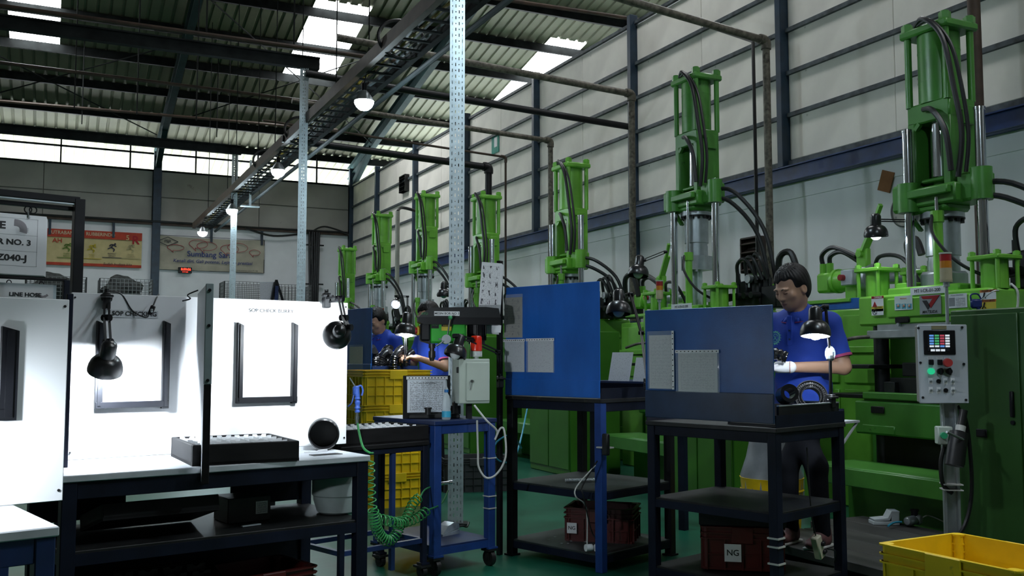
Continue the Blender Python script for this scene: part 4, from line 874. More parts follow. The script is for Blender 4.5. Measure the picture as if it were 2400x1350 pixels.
# lamps of the booths
n2 = Vector((-math.sin(rz2), math.cos(rz2), 0)); u2 = Vector((math.cos(rz2), math.sin(rz2), 0))
h = ad(247, 862, 3.72); c0 = ad(250, 700, 3.86); e0 = ad(250, 745, 3.72)
desk_lamp('round black lamp hanging low in front of the middle booth panel', h, tuple(n2 * .55 + Vector((0, 0, -1))), .066, TASK_POWER, [[c0, e0], [e0, h + Vector((0, 0, .1)) - n2 * .03]], c0 - Vector((0, 0, .01)))
t = thing('lamp_switch', 'inline cord switch dangling over the SOP CHECKING label', 'switch', ad(355, 728, 3.9)); O_ = t.location.copy()
q = MB(); q.box((0, 0, 0), (.02, .014, .045), .004, X=Matrix.Rotation(.35, 4, 'Y')); q.go('body', m_black, t); q = MB(); q.box((0, -.008, 0), (.01, .006, .014), .002); q.go('rocker', m_steel, t)
q = MB(); q.tube([ad(255, 682, 3.87) - O_, ad(285, 690, 3.9) - O_, ad(310, 728, 3.92) - O_, ad(340, 744, 3.92) - O_, ad(350, 738, 3.9) - O_], .003, 6, 6); q.tube([(.006, 0, .02), ad(366, 700, 3.95) - O_, ad(372, 690, 4.05) - O_], .003, 6, 6); q.go('cord', m_rubber, t)
h = ad(790, 785, 4.02); c0 = ad(765, 704, 4.36); e0 = ad(797, 700, 4.2)
desk_lamp('black lamp turned to the right booth panel, seen from behind', h, (.14, 1.0, -.2), .06, TASK_POWER * .6, [[c0, e0], [e0, ad(806, 745, 4.05), h - n2 * .06 + Vector((0.02, 0, .03))]], c0)
h = L2W(O1, rz1, .74, D1 - .26, 1.08); desk_lamp('lamp of the left booth, outside the left picture edge', h, (0.25, .45, -1), .066, TASK_POWER * .35, [[h + Vector((0, 0, .1)), h + Vector((-.05, .28, .3))]], h + Vector((-.05, .29, .3)))
# sectioned wooden tray
def tray(label, loc, rz, w, d, h, nx, ny, m=m_wood, card=True, t_=.018):
    t = thing('sectioned_tray', label, 'tray', loc, rz)
    q = MB(); q.box((0, 0, .006), (w, d, .012)); q.go('floor_sheet', m, t, smooth=False)
    for sx, sy, ww, dd in ((0, -1, w, t_), (0, 1, w, t_), (-1, 0, t_, d - 2 * t_), (1, 0, t_, d - 2 * t_)):
        q = MB(); q.box((sx * (w - t_) / 2, sy * (d - t_) / 2, h / 2), (ww, dd, h), .003); q.go('side', m, t, smooth=False)
    iw, id_ = w - 2 * t_, d - 2 * t_
    q = MB(); q.box((0, 0, 0), (.002, id_, h * .8)); dm = q.mesh('divider', m_acryl if card else m_blackmetal, False)
    for i in range(1, nx): put('divider', dm, t, (-iw / 2 + iw * i / nx, 0, h * .55))
    q = MB(); cw = iw / nx * .78; q.prism([(-cw / 2, -h * .4), (cw / 2, -h * .3), (cw / 2, h * .4), (cw * .2, h * .4), (cw * .08, h * .28), (-cw * .08, h * .28), (-cw * .2, h * .4), (-cw / 2, h * .4)], -.001, .001); cm = q.mesh('card', m_white if card else m_blackmetal, False)
    for i in range(nx):
        for j in range(ny): put('card', cm, t, (-iw / 2 + iw * (i + .5) / nx, -id_ / 2 + id_ * (j + .6) / ny, h * .58 + .004), (-.30 + rng.uniform(-.08, .08), 0, rng.uniform(-.04, .04)))
    return t
tc_ = az(452, 1094, .8); te = az(700, 1077, .8)
rzt, lt = frame_of(tc_, te); mid = (tc_ + te) / 2; nt_ = Vector((-math.sin(rzt), math.cos(rzt), 0))
tray('black wooden tray with white cards standing on the check table', L2W(tc_, .07, .202, .225, .8), .07, .405, .43, .078, 5, 5)
t = tray('dark tray of dividers stored tilted under the check table, upper', L2W(A2, rz2, .36, .22, .585), rz2, .42, .34, .06, 5, 5, m_wood, False); t.rotation_euler.x = -.25
t = tray('dark tray of cards under the check table, lower and nearer', L2W(A2, rz2, .38, .20, .255), rz2, .5, .3, .07, 5, 4, m_wood, False); t.rotation_euler.x = .25; t.location.z = .29
# rubber cuff on the table
p = ad(759, 1006, 4.2); p.z = .868
t = thing('rubber_cuff', 'short black rubber cuff lying open end forward on the check table', 'rubber part', p, -.25)
X = Matrix.Rotation(PI / 2, 4, 'X')
q = MB(); q.open_lathe([(.067, .0), (.062, .004), (.058, -.03), (.058, -.12), (.062, -.13), (.066, -.12), (.064, -.1), (.068, -.09), (.064, -.08), (.068, -.06), (.064, -.04), (.068, -.02), (.067, 0)], 40, X); q.go('body', m_gloss, t); t.location.z = .868; q = MB(); q.cyl((0, .115, 0), (0, .12, 0), .062, n=32); q.go('inner_end', m_rubber, t)
t = thing('plastic_tie', 'white plastic ties on the check table by the rubber cuff', 'ties', ad(735, 1050, 4.1)); t.location.z = .803
q = MB(); q.bar((-.04, 0, 0), (.05, .01, .002), .004); q.bar((.02, .006, .003), (.06, .0, .006), .008); q.bar((-.02, -.01, 0), (.04, .012, .002), .003); q.go('strip', m_white, t)
# things under the check table
q0 = ad(792, 1200, 4.16); q0.z = .54
t = thing('plastic_drum', 'grimy translucent plastic drum on the shelf under the check table', 'drum', q0)
q = MB(); q.lathe([(.075, 0), (.09, .01), (.105, .06), (.106, .075), (.111, .08), (.112, .2), (.11, .215), (.107, .22), (.097, .22), (.097, .1), (0, .09)], 36); q.go('body', m_drum, t); q = MB(); q.open_lathe([(.1122, .195), (.1145, .2), (.1145, .215), (.107, .221)], 36); q.go('rim', m_drum, t)
t = thing('carton', 'small dark box with printed label beside the plastic drum', 'box', L2W(A2, rz2, L2 - .42, .3, .54), rz2)
q = MB(); q.box((0, 0, .05), (.18, .16, .1), .003); q.go('body', m_blackmetal, t); page('label', m_prt, t, (.05, -.083, .055), .05, .05)
t = thing('steel_ruler', 'short bright steel strip on the shelf under the check table', 'ruler', L2W(A2, rz2, .72, .12, .545), rz2 + .15); q = MB(); q.box((0, 0, 0), (.08, .014, .004)); q.go('strip', m_galv, t)
def crate(label, loc, rz, w, d, h, m, grid=(6, 2), rim=.045, name='plastic_crate', cat='crate', group=None, taper=.012):
    t = thing(name, label, cat, loc, rz, group); th = .006
    q = MB()
    for a, b_, n, s in (('x', w, 0, -1), ('x', w, 0, 1), ('y', d, 0, -1), ('y', d, 0, 1)):
        hw, hd = w / 2, d / 2
        T = lambda u, o, z: ((u * (1 - taper * (1 - z / h) * 2), s * (hd - o) * (1 - taper * (1 - z / h) * 2), z) if a == 'x' else (s * (hw - o) * (1 - taper * (1 - z / h) * 2), u * (1 - taper * (1 - z / h) * 2), z))
        L_ = b_ / 2 - .02
        v = [T(-L_, .008, 0), T(L_, .008, 0), T(L_, .008, h), T(-L_, .008, h), T(-L_, .008 + th, 0), T(L_, .008 + th, 0), T(L_, .008 + th, h), T(-L_, .008 + th, h)]
        q.add(v, [(0, 1, 2, 3), (7, 6, 5, 4), (3, 2, 6, 7), (0, 4, 5, 1)])
    for sx in (-1, 1):
        for sy in (-1, 1): q.cyl((sx * (w / 2 - .03) * (1 - taper), sy * (d / 2 - .03) * (1 - taper), 0), (sx * (w / 2 - .028), sy * (d / 2 - .028), h), .0225, n=14)
    q.box((0, 0, .006), (w * .96, d * .96, .012))
    q.go('shell', m, t, fix=True)
    q = MB()
    for z in (h - .004, h - rim * .55, h - rim):
        for s in (-1, 1):
            q.box((0, s * (d / 2 - .004), z), (w - .02, .016, .007)); q.box((s * (w / 2 - .004), 0, z), (.016, d - .02, .007))
            for s2 in (-1, 1): q.cyl((s * (w / 2 - .024), s2 * (d / 2 - .024), z - .0035), (s * (w / 2 - .024), s2 * (d / 2 - .024), z + .0035), .029, n=16)
    # inner corner posts are hidden by the rim; open centre stays open
    q.go('rim_band', m, t, smooth=False)
    q = MB()
    nx, nz = grid; ny = max(2, round(nx * d / w))
    for s in (-1, 1):
        for i in range(nx + 1):
            x = -w / 2 + .03 + (w - .06) * i / nx; q.box((x, s * (d / 2 - .004), (h - rim) / 2), (.006, .012, h - rim))
        for i in range(ny + 1):
            y = -d / 2 + .03 + (d - .06) * i / ny; q.box((s * (w / 2 - .004), y, (h - rim) / 2), (.012, .006, h - rim))
        for j in range(1, nz + 1):
            z = (h - rim) * j / (nz + 1); q.box((0, s * (d / 2 - .005), z), (w - .06, .008, .005)); q.box((s * (w / 2 - .005), 0, z), (.008, d - .06, .005))
    q.go('rib_lattice', m, t, smooth=False)
    q = MB(); q.box((0, -(d / 2 + .001), h - rim * .5 - .012), (w * .26, .012, rim + .025), .004); q.go('grip_panel', m, t, smooth=False)
    q = MB(); q.box((0, (d / 2 + .001), h - rim * .5 - .012), (w * .26, .012, rim + .025), .004); q.go('grip_panel', m, t, smooth=False)
    return t
def ng(t, x, y, z, s=.075, rot=0.0):
    o = page('label', m_paper, t, (x, y, z), s, s * 1.05); o.rotation_euler = (0, rot, 0); text('NG', s * .5, (x, y - .002, z), t, bold=.012)
t = crate('dark red crate with NG label, at the bottom edge under the check table', L2W(A2, rz2, .78, .22, .2), rz2 + .12, .4, .3, .16, m_red, (4, 1), .05); ng(t, .02, -.158, .05)
# yellow stack
for i in range(4):
    p = az(930, 1192, 0)
    crate(['bottom yellow crate of the stack behind the air hose', 'second yellow crate from the floor in the stack', 'third yellow crate from the floor in the stack', 'top yellow crate of the stack, with green diamond mark'][i], L2W(p, .06, .02, .25, .276 * i), .06 + .01 * (i % 2), .6, .42, .276, m_yellow, (7, 2), .05, group='stack of yellow crates')
    t = bpy.data.objects[C.objects[-1].parent.name] if C.objects[-1].parent else None
YT = [o for o in C.objects if o.get('label', '').startswith('top yellow crate')][0]
m_stencil = M('green_stencil', (.06, .22, .03), .6, wear=(.6, .4, .02), wamt=.08, wscale=30)
q = MB()
for a, b_ in (((-.075, 0), (0, .055)), ((0, .055), (.075, 0)), ((.075, 0), (0, -.055)), ((0, -.055), (-.075, 0))): q.bar((a[0], 0, a[1]), (b_[0], 0, b_[1]), .004, .011)
o = q.go('diamond_stencil', m_stencil, YT); o.location = (.17, -.218, .1); text('PBR', .042, (.17, -.219, .1), YT, m_stencil, bold=.012)
Y1 = [o for o in C.objects if o.get('label', '').startswith('second yellow crate')][0]; text('PBR', .02, (.08, -.218, .21), Y1, m_greyink)
crate('charcoal crate on the floor behind the blue cart', az(1108, 1150, 0) + Vector((0.05, .1, 0)), -.2, .62, .42, .3, m_greycrate, (7, 3))

# ---- tray table between booth and cart
pA = ad(800, 1045, 4.95); pB = ad(1003, 1035, 5.35); pA.z = pB.z = 0
rzT, LT = frame_of(pA, pB)
t = thing('tray_table', 'low black table on castors carrying a long sectioned tray', 'table', pA, rzT)
zt_ = 1.2 - (1036 - 840) / 2236 * 5.2
leg_table(t, LT, .42, zt_, m_navyblack, .03, (), m_wood, apron=.03, zl=.07)
q = MB(); [q.bar((x, .02, .2), (x, .4, .2), .025) for x in (.02, LT - .02)]; [q.bar((.02, y, .2), (LT - .02, y, .2), .025) for y in (.02, .4)]; q.bar((LT * .6, .02, .0 + .07), (LT * .6, .02, zt_), .025); q.bar((LT * .68, .4, .07), (LT * .68, .4, zt_), .045); q.go('lower_rail', m_navy, t, smooth=False)
def castor(t, x, y, r=.045, h=.1):
    q = MB(); q.cyl((x - .014, y, r), (x + .014, y, r), r, n=20); w_ = q.go('wheel', m_rubber, t)
    q = MB(); q.box((x - .02, y, r + .02), (.004, .04, .06)); q.box((x + .02, y, r + .02), (.004, .04, .06)); q.box((x, y, h - .008), (.07, .07, .012)); q.cyl((x - .024, y, r), (x + .024, y, r), .008, n=8); q.go('fork', m_blackmetal, w_)
for x in (.02, LT - .02):
    for y in (.02, .4): castor(t, x, y, .032, .07)
tray('long black tray with clear dividers between check booth and blue cart', L2W(pA, rzT, LT / 2, .2, zt_), rzT, LT + .03, .38, .085, 6, 4)

# ---- air gun and coiled hose
g = ad(838, 925, 4.9)
t = thing('air_gun', 'blue air blow gun hanging nose up on a green hose beside the booth', 'air gun', g)
q = MB(); q.tube([(.0, 0, -.09), (.0, 0, -.02), (-.004, 0, .03)], lambda k: .013 + .003 * math.sin(k * 40) * (k < .6), 12, 8); q.box((-.008, 0, .02), (.034, .022, .05), .008); q.tube([(.0, 0, .04), (.018, 0, .045), (.028, 0, .02), (.022, 0, -.005)], .005, 8, 4); q.go('body', m_gun, t)
q = MB(); q.tube([(-.012, 0, .04), (-.042, 0, .085)], .0035, 8); q.go('nozzle', m_steel, t); q = MB(); q.cyl((0, 0, -.09), (0, 0, -.145), .009, n=12); q.cyl((0, 0, -.11), (0, 0, -.125), .012, n=12); q.go('coupler', m_chrome, t)
q = MB(); q.tube([(-.02, 0, .0), (-.03, 0, -.04), (-.05, 0, -.06)], .004, 6, 4); q.go('trigger', m_gun, t)
def helix(path, r, turns, n=14):
    P = spline([Vector(p) for p in path], 30); L_ = [0]
    for a, b_ in zip(P, P[1:]): L_.append(L_[-1] + (b_ - a).length)
    out = []; N = int(turns * n); u = None
    for i in range(N + 1):
        s = L_[-1] * i / N; k = min(range(len(L_) - 1), key=lambda j: 0 if L_[j] <= s <= L_[j + 1] else min(abs(L_[j] - s), abs(L_[j + 1] - s)) + 1e-6)
        d = P[k + 1] - P[k]; f = (s - L_[k]) / max(d.length, 1e-9); c = P[k] + d * f; d.normalize()
        u = (u - d * u.dot(d)).normalized() if u else d.orthogonal().normalized(); w = d.cross(u); a = 2 * PI * i / n
        out.append(c + (u * math.cos(a) + w * math.sin(a)) * r)
    return out
t = thing('coil_hose', 'green coiled air hose hanging in loops beside the tray table', 'hose', ad(880, 1150, 4.7)); O_ = t.location.copy()
W = lambda px, py, D: ad(px, py, D) - O_
q = MB(); q.tube([W(838, 992, 4.9), W(843, 1020, 4.75), W(852, 1050, 4.6), W(868, 1062, 4.55), W(874, 1062, 4.6)], .006, 8, 6); q.go('straight_end', m_coil, t)
q = MB(); q.tube(helix([W(868, 1075, 4.7), W(870, 1150, 4.7), W(874, 1195, 4.7)], .02, 7), .0034, 6); q.tube(helix([W(874, 1195, 4.7), W(885, 1245, 4.75), W(908, 1268, 4.8), W(930, 1250, 4.85), W(938, 1215, 4.9)], .026, 22), .0034, 6); q.tube(helix([W(885, 1215, 4.75), W(915, 1222, 4.8), W(945, 1225, 4.9), W(968, 1180, 5.0), W(985, 1165, 5.05)], .024, 16), .0034, 6); q.tube(helix([W(945, 1225, 4.9), W(975, 1215, 5.0), W(1003, 1195, 5.1)], .024, 7), .0034, 6); q.tube([W(985, 1165, 5.05), W(1000, 1145, 5.3), W(1040, 1135, 5.7)], .0045, 6, 6); q.tube([W(1003, 1195, 5.1), W(1035, 1180, 5.5), W(1050, 1150, 5.8)], .0045, 6, 6); q.go('coil', m_coil, t)
t = thing('hose_end', 'chrome hose coupling lying against the near post', 'fitting', ad(1045, 1133, 5.8)); q = MB(); q.cyl((-.04, 0, 0), (.02, 0, .004), .01, n=10); q.cyl((.02, 0, .004), (.04, 0, .005), .013, n=10); q.go('body', m_chrome, t)

# ---- blue cart with the bench drill
FL = az(1017, 1352, 0); FR = az(1152, 1327, 0); rzc, Lc = frame_of(FL, FR); Lc += .03; DC = .62
t = thing('tool_cart', 'blue steel cart on castors carrying the bench drill', 'cart', FL, rzc)
zc_ = .85
leg_table(t, Lc, DC, zc_, m_cart, .05, ((.16, m_navy),), m_navy, zl=.1, apron=.05, name='cart_top')
for x in (.025, Lc - .025):
    for y in (.025, DC - .025): castor(t, x, y, .045, .1)
for z in (.62, .4, .33): q = MB(); q.box((Lc - .025, .025, z), (.058, .058, .006)); q.go('cable_tie', m_cable, t)
CW = lambda x, y, z: L2W(FL, rzc, x, y, z)
fp = thing('foot_pedal', 'grey foot pedal switch on the lower shelf of the blue cart', 'pedal', ad(1045, 1248, 5.75), .4); fp.location.z = .16
q = MB(); q.prism([(-.07, .0), (.07, 0), (.07, .025), (-.07, .012)], -.045, .045); q.prism([(-.06, .014), (.075, .03), (.07, .06), (.03, .07), (-.02, .055)], -.04, .04); q.go('body', m_galv, fp, smooth=False); q = MB(); q.tube([(.07, 0, .03), (.14, .0, .03), (.2, .02, .015), (.3, .1, .02)], .006, 6, 5); q.go('cord', m_rubber, fp)
# bench drill, side-on to the camera
dp = ad(1066, 965, 5.72); dp.z = zc_; rzd = -.30
t = thing('bench_drill', 'green and black bench drill labelled MESIN BOR NO 3 on the blue cart', 'drill', dp, rzd)
k = 5.72 / 2236; dx = lambda px: (px - 1066) * k; dz = lambda py: 1.2 + (840 - py) * k - .0 - zc_ + .0
Zd = lambda py: 1.2 + (840 - py) * k - zc_
q = MB(); q.cyl((0, 0, 0), (0, 0, Zd(745)), .017, n=18); q.go('column', M('brown_steel', (.09, .065, .05), .4, .5), t)
q = MB(); q.box((-.13, -.02, .014), (.3, .2, .028), .006); q.cyl((0, 0, .02), (0, 0, .07), .035, n=16); [q.box((-.22 + .03 * i, -.02, .03), (.012, .13, .004)) for i in range(6)]; q.go('base', m_blackmetal, t)
z0, z1 = Zd(757), Zd(722)
q = MB(); q.prism([(dx(978), z0 + .005), (dx(990), z0 - .012), (dx(1170), z0 - .012), (dx(1170), z0 + .03), (dx(978), z0 + .03)], -.085, .085); q.go('belt_cover_base', m_black, t, smooth=False)
q = MB(); q.prism([(dx(979), z0 + .03), (dx(1170), z0 + .03), (dx(1165), z1 - .004), (dx(1135), z1 + .004), (dx(1010), z1 - .002), (dx(990), z0 + .06)], -.075, .075); q.go('belt_cover', M('black_shell', (.02, .021, .023), .35), t, smooth=False)
page('label', m_paper, t, (dx(1044), -.077, z0 + .052), .15, .026); text('MESIN BOR NO 3', .019, (dx(1044), -.079, z0 + .052), t, bold=.012); text('RYU', .02, (dx(993), -.078, z0 + .05), t, m_coil, bold=.01)
q = MB(); q.box(((dx(1005) + dx(1090)) / 2, 0, (Zd(758) + Zd(805)) / 2), (dx(1090) - dx(1005), .12, Zd(758) - Zd(805)), .012); q.cyl((dx(1042), -.06, Zd(796)), (dx(1042), -.075, Zd(796)), .03, n=20); q.box((dx(1073), 0, Zd(770)), (.05, .1, .07), .01); q.go('head', M('drill_green', (.04, .42, .04), .35), t)
page('plate', m_black, t, (dx(1017), -.0615, Zd(765)), .045, .03); text('RYU', .016, (dx(1017), -.064, Zd(763)), t, m_coil, bold=.01); page('warning_plate', m_warny, t, (dx(1044), -.0615, Zd(771)), .06, .026); page('warning_header', m_black, t, (dx(1044), -.062, Zd(764)), .06, .012); text('WARNING', .009, (dx(1044), -.064, Zd(764)), t, m_warny)
q = MB(); q.box((dx(995), 0, (Zd(758) + Zd(800)) / 2), (.06, .14, Zd(758) - Zd(800)), .01); q.prism([(dx(986), Zd(800)), (dx(1006), Zd(806)), (dx(1006), Zd(795)), (dx(984), Zd(790))], -.06, .06); q.go('front_cover', m_black, t, smooth=False)
q = MB(); q.box((dx(979), -.03, Zd(776)), (.022, .04, .055), .008); q.go('switch_flap', M('switch_yellow', (.6, .38, .02), .4), t); q = MB(); q.cyl((dx(972), -.03, Zd(776)), (dx(977), -.03, Zd(776)), .022, n=14); q.go('stop_button', m_redlens, t)
q = MB(); q.cyl((dx(1042), -.075, Zd(796)), (dx(1042), -.12, Zd(796)), .027, n=24); q.bar((dx(1042), -.1, Zd(796)), (dx(1024), -.12, Zd(796)), .008); q.go('feed_hub', m_steel, t)
for a, b_ in (((1043, 796), (1050, 750)), ((1042, 796), (1018, 812))):
    q = MB(); q.cyl((dx(a[0]), -.11, Zd(a[1])), (dx(b_[0]), -.135, Zd(b_[1])), .005, n=8); h_ = q.go('feed_lever', m_chrome, t)
    if b_[1] < 760: q = MB(); q.ball((dx(b_[0]), -.135, Zd(b_[1] - 3)), .013, 8); q.go('knob', M('knob_green', (.05, .33, .12), .35), h_)
q = MB(); q.cyl((dx(1012), 0, Zd(806)), (dx(1012), 0, Zd(816)), .02, n=16); q.cyl((dx(1012), 0, Zd(816)), (dx(1012), 0, Zd(823)), .014, n=16); q.cyl((dx(1012), 0, Zd(823)), (dx(1012), 0, Zd(838)), .021, n=18); q.cyl((dx(1012), 0, Zd(838)), (dx(1012), 0, Zd(846)), .018, .012, n=18); q.go('chuck', M('chuck_steel', (.08, .07, .065), .4, .6), t)
def motor(q):
    q.cyl((dx(1118), .03, Zd(757)), (dx(1118), .03, Zd(806)), .05, n=24)
    for i in range(14): a = 2 * PI * i / 14; q.box((dx(1118) + .053 * math.cos(a), .03 + .053 * math.sin(a), Zd(780)), (.012, .004, .09), 0, a)
q = MB(); motor(q); q.go('motor', m_black, t, smooth=False)
# board with check list, bottle, bushing, alarm box on the cart
t = thing('checklist_board', 'black board with a white check list sheet in a punched sleeve on the blue cart', 'board', ad(1002, 966, 5.6), rzd + .12); t.location.z = zc_
kk = 5.6 / 2236
q = MB(); q.box((0, .03, .125), (112 * kk, .008, .25), .002); q.box((-.05, .05, .012), (.02, .08, .024)); q.box((.05, .05, .012), (.02, .08, .024)); q.go('backing', m_black, t, smooth=False)
page('sheet', printed('check_list', 30, dens=.5, table=True, paper=(.70, .74, .80)), t, (-.002, .022, .13), .228, .19); page('sleeve_strip', m_paper, t, (0, .02, .236), .245, .018); text('CHECK LIST MACHINE', .01, (0, .018, .205), t)
for i in range(12): q = MB(); q.cyl((-.105 + .019 * i, .018, .236), (-.105 + .019 * i, .0195, .236), .004, n=6); q.go('punch_hole', m_black, t)
t = thing('water_bottle', 'clear plastic bottle with cyan label and blue cap on the cart edge', 'bottle', ad(1046, 978, 5.5)); t.location.z = zc_
q = MB(); q.lathe([(.022, 0), (.026, .006), (.026, .05), (.024, .06), (.026, .07), (.025, .1), (.018, .135), (.0095, .15), (.0095, .158)], 24); q.go('body', m_bottle, t); q = MB(); q.open_lathe([(.0265, .015), (.0265, .05)], 24); q.go('label', m_cyan, t); q = MB(); q.cyl((0, 0, .156), (0, 0, .172), .012, n=16); q.go('cap', M('cap_blue', (.02, .16, .45), .4), t); q = MB(); q.lathe([(.012, .172), (.004, .19), (.002, .225)], 10); q.go('spout', m_acryl, t)
t = thing('black_bushing', 'small black bushing standing on the drill base plate', 'bushing', ad(1003, 966, 5.5)); t.location.z = zc_ + .03
q = MB(); q.cyl((0, 0, 0), (0, 0, .03), .017, n=18); q.cyl((0, 0, .03), (0, 0, .04), .022, n=18); q.go('body', m_rubber, t)
bx_ = ad(1112, 946, 5.55); zb = 1.2 - (945 - 840) / 2236 * 5.55; bh = 104 / 2236 * 5.55
t = thing('alarm_box', 'pale grey-green steel box with keyed door on the blue cart, under the red beacon', 'box', bx_.to_tuple()[:2] + (zb,), -.12)
q = MB(); q.box((0, .075, bh / 2), (.185, .15, bh), .004); q.go('body', m_beige, t, smooth=False); q = MB(); q.box((.02, -.004, bh / 2 - .003), (.14, .01, bh * .86), .003); d_ = q.go('door', m_beige, t, smooth=False)
q = MB(); q.cyl((-.022, -.008, bh * .5), (-.022, -.022, bh * .5), .009, n=14); q.tube([(-.022, -.02, bh * .5), (-.028, -.022, bh * .4), (-.033, -.02, bh * .3)], .0022, 6); q.go('key_lock', m_chrome, d_)
q = MB(); q.box((-.094, .03, bh * .75), (.006, .035, .035), .002); q.go('side_meter', m_black, t)
q = MB(); q.box((-.01, .08, -.04), (.03, .03, .1)); q.box((-.085, .1, -.04), (.02, .02, .1)); q.go('support_bar', m_blackmetal, t)
t = thing('red_beacon', 'red warning beacon on top of the pale grey-green alarm box', 'beacon', L2W(bx_, -.12, .03, .07, zb + bh + .0))
q = MB(); q.cyl((0, 0, .0), (0, 0, .012), .016, n=16); q.cyl((0, 0, .012), (0, 0, .045), .036, n=24); q.go('base', m_beige, t); page('label', m_prt, t, (0, -.0365, .028), .04, .018, .002)
q = MB(); q.lathe([(.031, .045), (.035, .05), (.034, .125), (.028, .135), (0, .137)], 28); q.go('lens', m_red_l, t)
q = MB(); q.cyl((0, 0, .045), (0, 0, .1), .014, n=12); q.go('reflector', m_chrome, t)
t = thing('cable_loop', 'white and black cables looping from the alarm box down beside the cart', 'cables', bx_); O_ = bx_.copy()
W = lambda px, py, D: ad(px, py, D) - O_
q = MB(); q.tube([W(1112, 950, 5.5), W(1140, 985, 5.45), W(1165, 1010, 5.5), W(1160, 1030, 5.5), W(1172, 1005, 5.5), W(1182, 1010, 5.5), W(1185, 1070, 5.5), W(1165, 1110, 5.5), W(1140, 1120, 5.5), W(1122, 1095, 5.5), W(1120, 1060, 5.5), W(1118, 985, 5.5)], .006, 7, 6); q.go('white_cable', m_cable, t)
q = MB(); q.tube([W(1250, 880, 7.5), W(1235, 960, 7.4), W(1218, 1040, 7.0), W(1200, 1080, 6.3), W(1170, 1080, 5.9), W(1158, 1060, 5.8), W(1165, 1035, 5.8), W(1200, 1020, 6.2), W(1222, 1050, 6.6)], .006, 7, 6); q.go('blue_hose', m_bluehose, t)
# ================================================================ screened work tables
m_doc = printed('work_sheet', 30, (.56, .57, .58), (.38, .39, .40), .45, 26, table=True); m_docb = printed('brown_notice', 16, (.24, .21, .17), (.12, .11, .09), .5, 12, blocks=5); m_docw = printed('white_form', 30, (.55, .56, .60), (.36, .37, .40), .42, 22)
def sleeve(t, O, rz, box_px, m, label, holes='top', yl=-.012, reveal=.9):
    (x0, y0, x1, y1) = box_px; cx = (x0 + x1) / 2
    a, zt = onplane(x0, (y0), O, rz, yl); b_, _ = onplane(x1, y0, O, rz, yl); _, zb = onplane(cx, y1, O, rz, yl); _, zt = onplane(cx, y0, O, rz, yl)
    s = thing('document_sleeve', label, 'document', O, rz)
    w, h = b_ - a, zt - zb; cxl, cz = (a + b_) / 2, (zt + zb) / 2
    page('sheet', m, s, (cxl, yl, cz - h * .03), w * reveal, h * .92)
    q = MB(); vs = []; n = 10
    for i in range(n + 1):
        for j in range(n + 1): u, v = i / n, j / n; vs.append((cxl + (u - .5) * w, yl - .004 - .007 * abs(math.sin(u * 7 + v * 9) * math.cos(v * 6 - u * 4)) * (0 < i < n), cz + (v - .5) * h))
    q.add(vs, [(i * (n + 1) + j, (i + 1) * (n + 1) + j, (i + 1) * (n + 1) + j + 1, i * (n + 1) + j + 1) for i in range(n) for j in range(n)]); q.go('plastic_cover', m_clear, s)
    if holes:
        st = page('punched_strip', m_paper, s, (cxl, yl - .006, cz + h / 2 - .008) if holes == 'top' else (cxl + w / 2 - .006, yl - .006, cz), w if holes == 'top' else .014, .016 if holes == 'top' else h)
        q = MB()
        for i in range(11):
            f = (i + .5) / 11 - .5
            p = (cxl + f * w, yl - .0075, cz + h / 2 - .008) if holes == 'top' else (cxl + w / 2 - .006, yl - .0075, cz + f * h); q.box(p, (.006, .002, .005))
        q.go('punch_hole', m_black, s, smooth=False)
    return s
def screen_table(O, rz, L, z0, z1, mat, label, slabel, depth, ztop, shelves, lm, rm, rail=.1):
    t = thing('work_table', label, 'table', O, rz)
    leg_table(t, L, depth, ztop, m_navyblack, .05, shelves, m_blackmetal, lm, .05, legs=((0, 0), (0, 1), (1, 1)))
    h = .025; q = MB(); q.box((L - h, h, ztop / 2), (.05, .05, ztop), .003); q.go('leg', rm, t, smooth=False)
    q = MB(); [q.box((L / 2, y, ztop + .035), (L, .006, .07)) for y in (depth,)]; [q.box((x, depth / 2, ztop + .03), (.006, depth, .06)) for x in (0, L)]; q.go('rim', m_navyblack, t, smooth=False)
    s = thing('steel_screen', slabel, 'screen', O, rz)
    q = MB(); q.box((L / 2, -.004, (z0 + rail - .01 + z1) / 2), (L, .006, z1 - z0 - rail + .01), .002); q.go('sheet', mat, s, smooth=False)
    q = MB(); q.box((L / 2, -.008, z0 + rail / 2), (L, .012, rail), .003); q.go('bottom_rail', mat if mat is m_blue else M('navy_scuffed_rail', (.012, .034, .085), .42, var=.25, wear=(.10, .12, .14), wamt=-.01, wscale=14), s, smooth=False)
    return t, s
# S1 - bright blue
O1s = az(1187, 1300, 0); E1 = az(1411, 1345, 0); rzA, LA = frame_of(O1s, E1)
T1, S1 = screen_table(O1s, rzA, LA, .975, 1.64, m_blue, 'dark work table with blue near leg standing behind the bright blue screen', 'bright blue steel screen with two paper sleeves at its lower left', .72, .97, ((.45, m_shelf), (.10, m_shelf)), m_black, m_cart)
sleeve(S1, O1s, rzA, (1180, 690, 1226, 792), m_docb, 'brown stained notice in plastic at the left edge of the bright blue screen', None)
sleeve(S1, O1s, rzA, (1181, 795, 1231, 872), m_docw, 'left white form in a punched sleeve on the bright blue screen', 'top'); sleeve(S1, O1s, rzA, (1234, 793, 1300, 873), m_docw, 'right white form in a punched sleeve on the bright blue screen', 'top')
t = thing('sheet_pole', 'thin black pole holding a sheaf of white part sheets, left of the bright blue screen', 'pole', L2W(O1s, rzA, -.03, -.03, 0), rzA); q = MB(); q.box((0, 0, .905), (.03, .03, 1.81), .002); q.go('pole', m_black, t, smooth=False)
ps = ad(1147, 697, 5.85)
t = thing('part_sheets', 'white sheaf of printed part drawings hanging on the thin black pole', 'document', ps, -.35)
m_parts = printed('part_drawings', 44, dens=.5, words=26, blocks=8)
